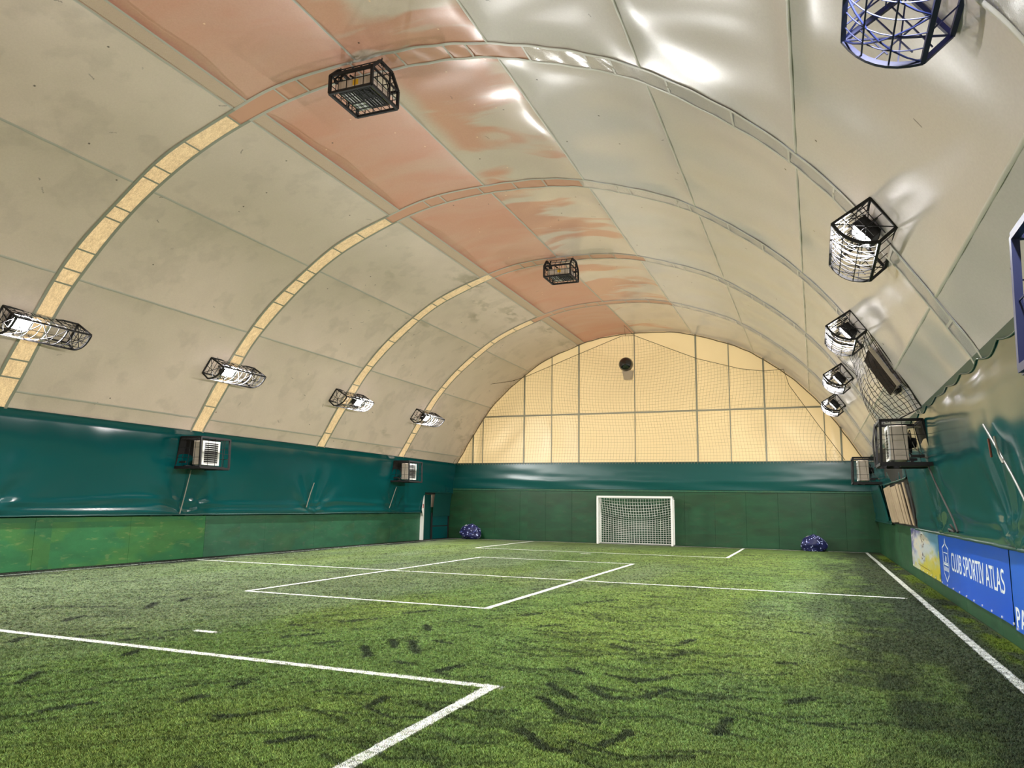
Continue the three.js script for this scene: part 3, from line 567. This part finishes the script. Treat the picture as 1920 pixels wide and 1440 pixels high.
// ───────────────────────── caged destratifier units under the crown ─────────────────────────
function crownUnit() {                    // origin at the middle of the cage floor
  const g = new THREE.Group(), fr = new MB(), wm = new MB(), w = 0.42, p = 0.33, tp = 0.56, q = 0.2;
  const sec = [[-w, 0], [w, 0], [w, p], [q, tp], [-q, tp], [-w, p]];
  for (const x of [-w, w]) { for (let k = 0; k < 6; k++) { const a = sec[k], b = sec[(k + 1) % 6]; fr.bar([x, a[1], a[0]], [x, b[1], b[0]], 0.046); } fr.bar([x, p, -w], [x, p, w], 0.03); fr.bar([x, 0, -q * 0.7], [x, tp, -q * 0.7], 0.026); }
  for (const k of [0, 1, 2, 5]) fr.bar([-w, sec[k][1], sec[k][0]], [w, sec[k][1], sec[k][0]], 0.046);
  for (const k of [3, 4]) wm.bar([-w, sec[k][1], sec[k][0]], [w, sec[k][1], sec[k][0]], 0.014);
  for (const z of [-w, w]) { for (let k = 1; k < 5; k++) { const x = lerp(-w, w, k / 5); wm.bar([x, 0, z], [x, p, z], 0.011); wm.bar([x, p, z], [x, tp, Math.sign(z) * q], 0.011); } wm.bar([-w, p * 0.55, z], [w, p * 0.55, z], 0.011); wm.bar([-w, (p + tp) / 2, z * 0.74], [w, (p + tp) / 2, z * 0.74], 0.011); }
  for (const x of [-w, w]) { for (let k = 1; k < 5; k++) { const z = lerp(-w, w, k / 5); wm.bar([x, 0, z], [x, p, z], 0.011); } wm.bar([x, p * 0.5, -w], [x, p * 0.5, w], 0.011); wm.bar([x, p, 0.1], [x, tp, 0.1], 0.011); wm.bar([x, 0.45, -0.3], [x, 0.45, 0.3], 0.011); }
  for (let k = 1; k < 8; k++) { const s = lerp(-w, w, k / 8); wm.bar([s, 0.0, -w], [s, 0.0, w], 0.009); if (k % 2 === 0) wm.bar([-w, 0.0, s], [w, 0.0, s], 0.009); }
  fr.build('frame', M.black, g); wm.build('wire_mesh', M.black, g);
  const b = mesh('body', new RoundedBoxGeometry(0.66, 0.2, 0.66, 2, 0.015), M.cream, g); b.position.set(0, 0.15, 0);
  const un = new MB(); un.box(-0.31, 0.31, 0.03, 0.052, -0.31, 0.31); un.build('underside', M.black, g);
  for (let k = 0; k < 5; k++) for (const s of [0, 1]) { const sl = new MB(), x = -0.27 + k * 0.058 + s * 0.29; sl.bar([x, 0.03, s ? -0.26 : -0.02], [x, 0.03, s ? 0.0 : 0.27], 0.034, 0.008, V(0.4, 0.9, 0)); sl.build('slat', s ? M.steel : M.slat, g); }
  for (let k = 0; k < 3; k++) { const sl = new MB(); sl.box(-0.28, -0.02, 0.024, 0.032, -0.3 + k * 0.085, -0.24 + k * 0.085); sl.build('slat', M.slat, g); }
  const fan = mesh('fan', new THREE.CylinderGeometry(0.12, 0.12, 0.03, 24), M.black, g); fan.position.set(0.14, 0.035, 0.16);
  const st = new MB(); st.box(-0.02, 0.09, 0.12, 0.22, 0.329, 0.334); st.build('sticker', std({ color: lin(0.75, 0.42, 0.02), roughness: 0.5 }), g);
  const tk = new MB(), tp2 = []; for (let k = 0; k <= 12; k++) tp2.push([-0.36 + 0.06 * Math.cos(k / 6 * Math.PI), 0.3 + 0.06 * Math.sin(k / 6 * Math.PI), 0.3]); tk.tube(tp2, 0.016, 6); tk.build('cable', M.black, g); new MB().bar([-0.1, p, 0.32], [0.02, 0.26, 0.2], 0.024).build('strut', M.black, g); new MB().bar([-0.3, p, 0.3], [-0.3, tp, 0.15], 0.03).build('strut', M.black, g);
  return g;
}
const crown0 = crownUnit();
for (const [rib, label] of [[4, 'black caged ceiling unit with yellow sticker, large, hung under the salmon crown'], [2, 'black caged ceiling unit, small, hung far down the salmon crown']]) {
  const o = crown0.clone(); o.name = numbered('ceiling_fan_unit'); scene.add(o); tag(o, label, 'ceiling unit', 'caged units under the crown');
  o.position.set(-7.0, 8.5, RIBS[rib] - 0.02);
  for (const x of [-0.42, 0.42]) new MB().bar([x, 0.5, 0.14], [x, ARCH.at(ARCH.ofX(-7.0 + x)).y - 8.5, 0.14], 0.014).build('hanging_rod', M.black, o);
}

// ───────────────────────── blank panel, its net, cords on the right ─────────────────────────
{
  const a0 = ARCH.ofX(XC + 8.03), a1 = ARCH.ofX(XC + 8.46), am = (a0 + a1) / 2, q = ARCH.at(am), o = group('wall_panel_box');
  tag(o, 'shallow cream box with blank dark brown face under a right flood lamp', 'panel');
  o.position.set(q.x - q.nx * 0.1, q.y - q.ny * 0.1, -15.72); o.rotation.z = Math.atan2(q.ny, q.nx);
  mesh('case', new RoundedBoxGeometry(0.08, 0.84, 1.22, 1, 0.008), M.cream, o);
  const f = mesh('face', new RoundedBoxGeometry(0.012, 0.83, 1.21, 1, 0.004), phys({ color: lin(0.03, 0.02, 0.017), roughness: 0.9, specularIntensity: 0.2 }), o); f.position.x = -0.043;
  const b = new MB(); b.box(-0.03, 0.06, -0.5, -0.42, -0.1, 0.1); b.bar([0.02, -0.5, 0.3], [0.06, -0.42, 0.3], 0.03); b.build('bracket', M.black, o);
}
{
  const mb = new MB(), NU = 13, NV = 17;
  const A = V(0.80, 4.70, -16.5), B = V(1.04, 4.86, -14.85), C = V(1.86, 3.43, -15.12), D = V(1.2, 3.22, -16.25);
  const P = (u, v) => {
    const top = A.clone().lerp(B, u), bot = D.clone().lerp(C, u), p = top.lerp(bot, v);
    p.x += -0.16 * Math.sin(Math.PI * v) * Math.sin(Math.PI * Math.min(1, u * 1.05)) + 0.03 * (vn(u * 9, v * 9) - 0.5); p.y += -0.12 * Math.sin(Math.PI * v) * (1 - u) + 0.05 * (vn(u * 7 + 3, v * 8) - 0.5) - 0.05 * Math.sin(u * NU * 0.5 * Math.PI) ** 2 * Math.sin(Math.PI * v); p.z += 0.09 * (vn(u * 8, v * 6 + 20) - 0.5) - 0.3 * Math.sin(Math.PI * v) * (1 - u) * 0.5;
    return p;
  };
  for (let i = 0; i <= NU; i++) { const pts = []; for (let k = 0; k <= 30; k++) pts.push(P(i / NU, k / 30)); mb.tube(pts, 0.006, 4); }
  for (let j = 1; j <= NV; j++) { const pts = []; for (let k = 0; k <= 26; k++) pts.push(P(k / 26, j / NV)); mb.tube(pts, 0.005, 4); }
  const o = group('draped_net'); tag(o, 'dark net draped from right flood lamp over brown panel to heater cage', 'net');
  mb.build('mesh', M.netDark, o);
  const r = new MB(); r.tube([B, B.clone().lerp(C, 0.5).add(V(0.02, 0.0, 0)), C, V(1.5, 3.25, -15.2)], 0.014, 5); r.tube([D, V(1.14, 3.24, -16.1), V(1.1, 2.9, -16.2), V(1.12, 2.42, -16.2)], 0.02, 5); r.build('edge_rope', M.netDark, o);
  const w = new MB(); for (let k = 0; k < 4; k++) { const p = V(0.36 + k * 0.05, 4.98 - k * 0.03, -16.48), e = P(0.02 + k * 0.05, 0.22); const pts = []; for (let s = 0; s <= 8; s++) pts.push(p.clone().lerp(e, s / 8).add(V(0, -0.03 * Math.sin(Math.PI * s / 8), 0))); w.tube(pts, 0.006, 4); } for (const t of [0.35, 0.6, 0.85]) { const p = V(0.36, 4.98, -16.48).lerp(P(0.02, 0.22), t), e = V(0.51, 4.89, -16.48).lerp(P(0.17, 0.22), t); w.tube([p, p.clone().lerp(e, 0.5).add(V(0, -0.05, 0)), e], 0.006, 4); } w.build('mesh', M.netDark, o);
}
function cord(name, pts, r, mat, label, category = 'cord', grp) { const mb = new MB(), c = new THREE.CatmullRomCurve3(pts.map((p) => V(...p))); mb.tube(c.getPoints(24), r, 6); return tag(mb.build(name, mat), label, category, grp); }
cord('cord', [[2.42, -15.2], [2.1, -14.9], [1.75, -14.42], [1.45, -13.9], [1.27, -13.65]].map(([y, z]) => [tarpX(1, y), y, z]), 0.016, M.darkRope, 'dark cord running down the right tarp from heater cage to board');
cord('pole', [[2.6, -10.1], [2.25, -9.72], [1.9, -9.37], [1.6, -9.1]].map(([y, z]) => [tarpX(1, y), y, z]), 0.013, M.steel, 'thin grey pole leaning on the right tarp near photo edge', 'pole');
cord('cord', [[2.42, -9.6], [2.3, -9.62], [2.2, -9.62], [2.12, -9.55]].map(([y, z]) => [tarpX(1, y) - 0.03, y, z]), 0.012, M.rope, 'short loose cord end beside the leaning grey pole');
cord('cord', [[2.42, -9.95], [2.32, -10.0], [2.22, -10.06]].map(([y, z]) => [tarpX(1, y) - 0.02, y, z]), 0.013, std({ color: lin(0.22, 0.07, 0.05), roughness: 0.8 }), 'short reddish cord end hanging on the right tarp');
cord('cord', [[2.38, -15.62], [1.9, -15.6], [1.5, -15.56], [1.2, -15.5]].map(([y, z]) => [tarpX(-1, y), y, z]), 0.014, M.rope, 'pale cord on left tarp below the nearer fan heater');
cord('cord', [[2.2, -21.1], [1.8, -21.0], [1.38, -20.9]].map(([y, z]) => [tarpX(-1, y), y, z]), 0.014, M.rope, 'short pale cord alone on the left tarp between the heaters');
cord('cord', [[2.2, -26.5], [1.8, -26.38], [1.36, -26.2]].map(([y, z]) => [tarpX(-1, y), y, z]), 0.014, M.rope, 'short pale cord on left tarp below the far fan heater');
{ const o = group('tie_strap'); tag(o, 'frayed strap end lying on the right wall capping plank', 'strap'); const mb = new MB(); mb.tube([[2.06, 1.26, -14.5], [2.02, 1.3, -14.3], [2.05, 1.27, -14.0], [2.03, 1.28, -13.8], [2.0, 1.38, -13.95]], 0.018, 5); mb.build('strap', M.darkRope, o); }

// ───────────────────────── banners on the right wall ─────────────────────────
function banner(name, z0, z1, y0, y1, map, label, material) {
  const o = group(name); tag(o, label, 'banner');
  mesh('sheet', surf(40, 6, (i, j) => [XR - 0.012 - 0.006 * vn(i * (z1 - z0) * 1.6, j * 3), lerp(y0, y1, j) + 0.006 * (vn(i * 12, j > 0.5 ? 4 : 9) - 0.5), lerp(z0, z1, i)]), std({ map, roughness: 0.3, ...material }), o);
  const gr = new MB(); for (let z = z0 + 0.12; z < z1; z += 0.62) for (const y of [y0 + 0.03, y1 - 0.03]) gr.box(XR - 0.026, XR - 0.012, y - 0.012, y + 0.012, z - 0.012, z + 0.012); gr.build('eyelets', M.white, o).userData.kind = 'stuff';
  return o;
}
function canvasTex(w, h, draw) { const c = document.createElement('canvas'); c.width = w; c.height = h; draw(c.getContext('2d'), w, h); const t = new THREE.CanvasTexture(c); t.colorSpace = THREE.SRGBColorSpace; t.anisotropy = 8; return t; }
const ppm = 340, BL = 'rgb(0,84,214)';
banner('banner', -16.66, -10.96, 0.235, 1.185, canvasTex(Math.round(5.7 * ppm), Math.round(0.95 * ppm), (c, w, h) => {
  c.fillStyle = BL; c.fillRect(0, 0, w, h);
  const X = (z) => (z + 16.66) * ppm, Y = (y) => (1.185 - y) * ppm;
  c.strokeStyle = '#f4f8ff'; c.fillStyle = '#f4f8ff'; c.lineWidth = 0.03 * ppm; c.lineJoin = 'round';
  // shield crest
  const cx = X(-15.92), p = (dx, y) => [cx + dx * ppm, Y(y)];
  c.beginPath(); [[0, 1.09], [0.06, 0.99], [0.34, 0.92], [0.30, 0.84], [0.32, 0.6], [0.26, 0.46], [0, 0.33], [-0.26, 0.46], [-0.32, 0.6], [-0.30, 0.84], [-0.34, 0.92], [-0.06, 0.99]].forEach(([a, b], k) => (k ? c.lineTo(...p(a, b)) : c.moveTo(...p(a, b)))); c.closePath(); c.stroke();
  c.lineWidth = 0.016 * ppm; c.beginPath(); c.moveTo(...p(-0.22, 0.84)); c.lineTo(...p(0.22, 0.84)); c.lineTo(...p(0.25, 0.66)); c.lineTo(...p(-0.25, 0.66)); c.closePath(); c.stroke();
  c.beginPath(); c.moveTo(...p(-0.06, 0.68)); c.lineTo(...p(0.0, 0.8)); c.lineTo(...p(0.08, 0.76)); c.lineTo(...p(0.05, 0.68)); c.closePath(); c.fill();
  c.fillRect(cx - 0.26 * ppm, Y(0.645), 0.52 * ppm, 0.03 * ppm);
  for (let k = 0; k < 5; k++) c.fillRect(cx + (-0.22 + k * 0.1) * ppm, Y(0.59), 0.055 * ppm, 0.08 * ppm);
  // lettering, set to its measured width
  c.font = `${Math.round(0.41 * ppm)}px sans-serif`; c.textBaseline = 'alphabetic';
  const s = 'CLUB SPORTIV ATLAS', tw = c.measureText(s).width, want = 4.05 * ppm;
  c.save(); c.translate(X(-15.33), Y(0.575)); c.scale(want / tw, 1.02); c.fillText(s, 0, 0); c.lineWidth = 0.008 * ppm; c.strokeText(s, 0, 0); c.restore();
}), 'blue banner lettered CLUB SPORTIV ATLAS beside a white shield crest');
banner('banner', -10.9, -5.4, 0.2, 1.185, canvasTex(Math.round(5.5 * 200), 200, (c, w, h) => {
  c.fillStyle = 'rgb(0,92,214)'; c.fillRect(0, 0, w, h); c.fillStyle = '#f4f8ff'; c.font = 'bold 66px sans-serif'; c.textBaseline = 'alphabetic'; c.save(); c.translate(8, h - 10); c.scale(1.25, 1); c.fillText('PAU', 0, 0); c.restore();
}), 'blue banner cut by the right edge, white letters PAU at its corner');
banner('banner', -21.2, -16.7, 0.25, 1.17, canvasTex(1024, 256, (c, w, h) => {
  const d = c.createImageData ? c.createImageData(w, h) : c.getImageData(0, 0, w, h);
  for (let y = 0, k = 0; y < h; y++) for (let x = 0; x < w; x++, k += 4) {
    const u = x / w, v = y / h, n = fbm(u * 6, v * 5, 4), e = fbm(u * 14 + 5, v * 9, 3);
    let q = [196, 204, 208]; q = mix3(q, [92, 84, 150], smooth(0.55, 0.1, u + 0.5 * v + 0.5 * (n - 0.5)) * 0.9); q = mix3(q, [78, 138, 176], smooth(0.5, 0.85, u - v * 0.9 + 0.3 * n) * 0.85);
    q = mix3(q, [214, 206, 190], smooth(0.5, 0.75, n + 0.2 * v - Math.abs(u - 0.4) * 0.3)); q = mix3(q, [202, 188, 40], smooth(0.55, 1.05, v + 0.55 * u - 0.25 + 0.5 * (e - 0.5)) * 0.95); q = mix3(q, [86, 118, 40], smooth(0.58, 0.75, e) * smooth(0.6, 0.95, u) * smooth(0.35, 0.7, v) * 0.7);
    d.data[k] = q[0]; d.data[k + 1] = q[1]; d.data[k + 2] = q[2]; d.data[k + 3] = 255;
  }
  c.putImageData(d, 0, 0);
  c.strokeStyle = 'rgba(70,34,40,0.85)'; c.lineCap = 'round';
  for (let k = 0; k < 46; k++) { c.lineWidth = 2 + 5 * hash(k, 1); const x = 400 + 130 * hash(k, 2), y = (k < 26 ? 30 + 80 * hash(k, 3) : 145 + 45 * hash(k, 3)); c.beginPath(); c.moveTo(x, y); c.quadraticCurveTo(x + 30 * (hash(k, 4) - 0.5), y - 22 * hash(k, 5), x + 44 * (hash(k, 6) - 0.3), y + 24 * (hash(k, 7) - 0.6)); c.stroke(); }
  c.lineWidth = 3; c.beginPath(); c.moveTo(250, 222); c.lineTo(700, 228); c.stroke();
}), 'faded blue and yellow printed banner with brown script, beside the lettered one');

// ───────────────────────── goal ─────────────────────────
{
  const o = group('football_goal'); tag(o, 'white goal with knotted net standing against the green back wall', 'goal');
  o.position.set(-7.02, 0, -31.15); const w = 1.56, h = 2.0, d = 0.55, t = 0.08;
  const post = (name, x) => { const m = mesh(name, new RoundedBoxGeometry(t, h, t, 2, 0.012), M.white, o); m.position.set(x, h / 2, 0); };
  post('post', -w); post('post', w);
  const cb = mesh('crossbar', new RoundedBoxGeometry(2 * w + t, t, t, 2, 0.012), M.white, o); cb.position.set(0, h - t / 2 + 0.001, 0);
  for (const s of [-1, 1]) { const fr = new MB(); fr.tube([[s * w, h - 0.06, 0], [s * w, h - 0.06, -d + 0.12], [s * w, h - 0.14, -d + 0.05], [s * w, 0.04, -d], [s * w, 0.03, 0]], 0.022, 8); fr.build('side_frame', M.white, o); }
  const bb = new MB(); bb.tube([[-w, 0.03, -d], [w, 0.03, -d]], 0.022, 8); bb.build('back_bar', M.white, o);
  const net = new MB(), NX = 28, NY = 20;
  const P = (u, v) => { const x = lerp(-w, w, u), s = Math.sin(Math.PI * u); const y = lerp(h - 0.07, 0.05, v) - 0.34 * s * Math.sin(Math.PI * v) ** 0.9 * (1 - v) - 0.04 * s * (1 - v); return [x, y, -lerp(0.25, d - 0.03, smooth(0, 0.4, v)) + 0.05 * s * Math.sin(Math.PI * v)]; };
  for (let i = 0; i <= NX; i++) { const p = []; for (let k = 0; k <= 22; k++) p.push(P(i / NX, k / 22)); net.tube(p, 0.011, 3); }
  for (let j = 0; j <= NY; j++) { const p = []; for (let k = 0; k <= 28; k++) p.push(P(k / 28, j / NY)); net.tube(p, 0.011, 3); }
  for (const s of [-1, 1]) { for (let i = 0; i <= 6; i++) net.tube([[s * w, 0.04, -d * i / 6], [s * w, h - 0.1, -(d - 0.06) * i / 6]], 0.011, 3); for (let j = 0; j <= 18; j++) net.tube([[s * w, lerp(0.05, h - 0.1, j / 18), 0], [s * w, lerp(0.05, h - 0.1, j / 18), -d]], 0.011, 3); }
  net.build('net', M.netWhite, o);
}

// ───────────────────────── ball bags ─────────────────────────
function bag(x, z, rx, ry, rz, sd, label) {
  const map = (() => { const N = 512, c = document.createElement('canvas'); c.width = c.height = N; const g = c.getContext('2d'); g.fillStyle = 'rgb(14,18,70)'; g.fillRect(0, 0, N, N); for (let k = 0; k < 150; k++) { const x = hash(k, sd) * N, y = hash(k, sd + 1) * N, q = hash(k, sd + 2); g.fillStyle = g.strokeStyle = q < 0.75 ? 'rgb(190,198,240)' : 'rgb(90,104,190)'; if (q < 0.55) { g.beginPath(); g.ellipse(x, y, 7 + 8 * hash(k, sd + 5), 5 + 5 * hash(k, sd + 6), q * 9, 0, 7); g.fill(); } else { g.lineWidth = 7; g.beginPath(); g.moveTo(x, y); g.lineTo(x + 55 * (hash(k, sd + 3) - 0.2), y + 30 * (hash(k, sd + 4) - 0.5)); g.stroke(); } } const t = new THREE.CanvasTexture(c); t.colorSpace = THREE.SRGBColorSpace; t.wrapS = t.wrapT = THREE.RepeatWrapping; t.repeat.set(2, 1); return t; })();
  const g = new THREE.SphereGeometry(1, 48, 32), p = g.attributes.position;
  for (let i = 0; i < p.count; i++) { let a = p.getX(i), b = p.getY(i), c = p.getZ(i); const k = 0.88 + 0.2 * vn(a * 2.6 + sd, b * 2.6 + c * 2) + 0.07 * vn(a * 6 + sd, b * 6 - c * 5); const y = Math.max(b * k, -0.72); p.setXYZ(i, a * k * rx * (1 + 0.12 * (0.3 - b)), (y + 0.72) * ry / 1.72 * 1.1, c * k * rz); }
  g.computeVertexNormals();
  const o = group('ball_bag'); tag(o, label, 'bag'); o.position.set(x, 0.0, z); mesh('sack', g, std({ map, roughness: 0.6 }), o);
  const nk = new MB(); nk.tube([[-0.12, ry * 0.93, 0.05], [-0.2, ry * 1.0, 0.06], [-0.26, ry * 0.94, 0.08]], 0.02, 6); nk.build('drawstring', M.netWhite, o);
}
bag(-14.55, -31.3, 0.47, 0.62, 0.36, 4, 'blue patterned ball sack by the left end of the back wall');
bag(-0.12, -31.3, 0.45, 0.55, 0.36, 19, 'blue patterned ball sack by the right end of the back wall');

// ───────────────────────── safety net and black ball at the gable ─────────────────────────
{
  const o = group('safety_net'); tag(o, 'fine tan safety net hung in front of the cream gable', 'net');
  const zN = -31.5, TOP = [[-15.62, 3.45], [-14.7, 5.1], [-13.75, 6.75], [-13.3, 7.05], [-12.0, 7.34], [-9.55, 8.24], [-7.6, 9.0], [-7.05, 8.98], [-5.6, 8.32], [-4.34, 7.75], [-2.6, 7.2], [-1.7, 7.06], [-0.95, 7.1], [-0.76, 6.44], [0.2, 4.9], [1.13, 3.45]];
  const topY = (x) => { for (let k = 0; k + 1 < TOP.length; k++) if (x <= TOP[k + 1][0]) return lerp(TOP[k][1], TOP[k + 1][1], clamp((x - TOP[k][0]) / (TOP[k + 1][0] - TOP[k][0]))); return 3.45; };
  const sg = (x, y) => 0.25 * Math.sin(x * 0.55) * (9 - y) / 9, net = new MB();
  const zz = (x, y) => zN + 0.18 * Math.sin(x * 0.7 + y * 0.4);
  for (let x = -15.5; x < 1.1; x += 0.13) { const t = topY(x), p = []; for (let k = 0; k <= 14; k++) { const y = lerp(3.35, t, k / 14); p.push([x + 0.16 * Math.sin(y * 1.1 + x * 0.3) * Math.sin(Math.PI * k / 14), y, zz(x, y)]); } net.tube(p, 0.004, 3); }
  for (let y = 3.42; y < 9; y += 0.13) { let run = []; for (let k = 0; k <= 120; k++) { const x = lerp(-15.6, 1.12, k / 120), yy = y + 0.28 * Math.sin((x + 15.6) / 16.7 * Math.PI * 3) * (y - 3.4) / 5; if (yy < topY(x)) run.push([x, yy, zz(x, yy)]); else { if (run.length > 1) net.tube(run, 0.004, 3); run = []; } } if (run.length > 1) net.tube(run, 0.004, 3); }
  net.build('mesh', M.netFar, o);
  const r = new MB(); r.tube(TOP.map(([x, y]) => [x, y, zz(x, y)]), 0.012, 5); r.tube([[-7.4, 8.95, zN], [-7.15, 9.1, -30.2], [-7.05, 8.98, zN]], 0.01, 5); r.tube([[-13.75, 6.75, zN], [-13.2, 6.85, -30.1], [-12.6, 7.2, zN]], 0.01, 5); r.build('edge_rope', std({ color: lin(0.12, 0.09, 0.05), roughness: 0.9 }), o);
}
{
  const g = new THREE.SphereGeometry(0.31, 48, 32), o = group('black_ball'); tag(o, 'glossy black ball held at the gable beside the middle seam', 'ball'); o.position.set(-7.27, 7.58, -31.0);
  mesh('ball', g, phys({ color: lin(0.003, 0.003, 0.004), roughness: 0.04, clearcoat: 1, clearcoatRoughness: 0.03 }), o);
  const h = new MB(); const P = (a, t) => [0.25 * Math.cos(a) * lerp(1, 0.7, t), -0.22 - 0.38 * t, -0.1 + 0.14 * Math.sin(a)];
  mesh('pouch', surf(24, 8, (i, j) => { const q = P(i * 2 * Math.PI, j); return [q[0] + 0.07 + 0.015 * Math.sin(i * 50), q[1] - 0.05, q[2]]; }), phys({ color: lin(0.55, 0.45, 0.32), roughness: 0.6, transmission: 0.4, thickness: 0 }), o);
}

// ───────────────────────── corners: doorway left, planks right ─────────────────────────
{
  const o = structure(group('door_1'), 'dark teal doorway with white jamb at the far left corner', 'door');
  const leaf = new MB(); leaf.box(XL - 0.1, XL - 0.06, 0, 1.98, -30.1, -29.12); leaf.build('door_leaf', M.tarpHem, o); mesh('back_panel', surf(8, 8, (i, j) => { const y = lerp(1.0, 2.1, j); return [tarpX(-1, y) - 0.075, y, lerp(ZB + 0.1, -30.08, i)]; }), M.tarpHem, o);
  const lintel = new MB(); lintel.box(XL - 0.08, XL + 0.14, 1.98, 2.06, -31.7, -29.05); lintel.build('lintel', M.black, o);
  const j = new MB(); j.box(XL - 0.06, XL + 0.12, 0, 1.97, -29.16, -29.04); j.build('jamb', M.white, o);
  const fl = new MB(); const pts = [[0, 1.93], [0.16, 1.4], [0.17, 1.28], [0.06, 1.05], [0, 1.05]]; const sh = new THREE.Shape(pts.map(([a, b]) => new THREE.Vector2(a, b)));
  const eg = new THREE.ExtrudeGeometry(sh, { depth: 0.012, bevelEnabled: false }); const pn = mesh('pennant', eg, M.white, o); pn.rotation.y = -Math.PI / 2; pn.position.set(XL + 0.16, 0, -29.06); pn.scale.set(1, 1, 1);
  const rd = new MB(); rd.box(XL + 0.155, XL + 0.168, 1.36, 1.54, -29.02, -28.95); rd.build('red_mark', std({ color: lin(0.3, 0.03, 0.03), roughness: 0.7 }), o);
}
{
  const o = group('low_gate'); tag(o, 'low teal gate of two stacked panels beside the left doorway', 'gate');
  for (const [a, b] of [[0.0, 0.54], [0.58, 1.12]]) { const p = mesh('panel', new RoundedBoxGeometry(0.05, b - a, 1.5, 1, 0.01), M.tarp, o); p.position.set(XL, (a + b) / 2, -30.9); }
  const fr = new MB(); for (const z of [-31.72, -30.12]) fr.box(XL - 0.03, XL + 0.03, 0, 1.16, z - 0.03, z + 0.03); fr.box(XL - 0.02, XL + 0.02, 0.54, 0.58, -31.7, -30.12); fr.build('frame', M.black, o);
}
{
  const spec = [[-24.95, -23.1], [-22.8, -21.5], [-21.3, -20.75], [-20.55, -20.2], [-19.8, -19.5]];
  const names = ['broad weathered plank leaning above the right board wall, farthest', 'broad weathered plank leaning above the right wall, second from far corner', 'weathered plank leaning above the right wall, in the middle of five', 'narrow weathered plank leaning above right wall, fourth from corner', 'narrow pale batten leaning above right wall beside the tarp edge'];
  spec.forEach(([z0, z1], k) => {
    const h = 1.0 - 0.03 * (k % 2), m = mesh('plank', new RoundedBoxGeometry(0.024, h, z1 - z0, 1, 0.005), M.wood); m.position.set(1.995, 1.245 + h / 2, (z0 + z1) / 2); m.rotation.z = 0.18; m.rotation.x = 0.01 * (k - 2);
    tag(m, names[k], 'plank', 'planks leaning above the right board wall');
  });
  const b = structure(mesh('wall_right_gap_shade', surf(20, 6, (i, j) => { const y = lerp(1.2, 3.3, j); return [tarpX(1, y) + 0.085, y, lerp(-26, -18.8, i)]; }), M.black)); tag(b, 'black sheet added to darken the gaps behind the leaning planks', 'wall');  // black sheet stands in for the shade in the plank gaps
  const f = mesh('cloth_flap', surf(10, 16, (i, j) => [tarpX(1, lerp(1.26, 2.35, j)) - 0.01 + 0.03 * Math.sin(i * 9 + j * 2), lerp(1.26, 2.35, j), lerp(-26.6, -25.6 - 0.5 * j, i)]), M.tarp); tag(f, 'teal cloth flap bunched beside the leaning planks', 'cloth');
}

renderer.render(scene, camera);
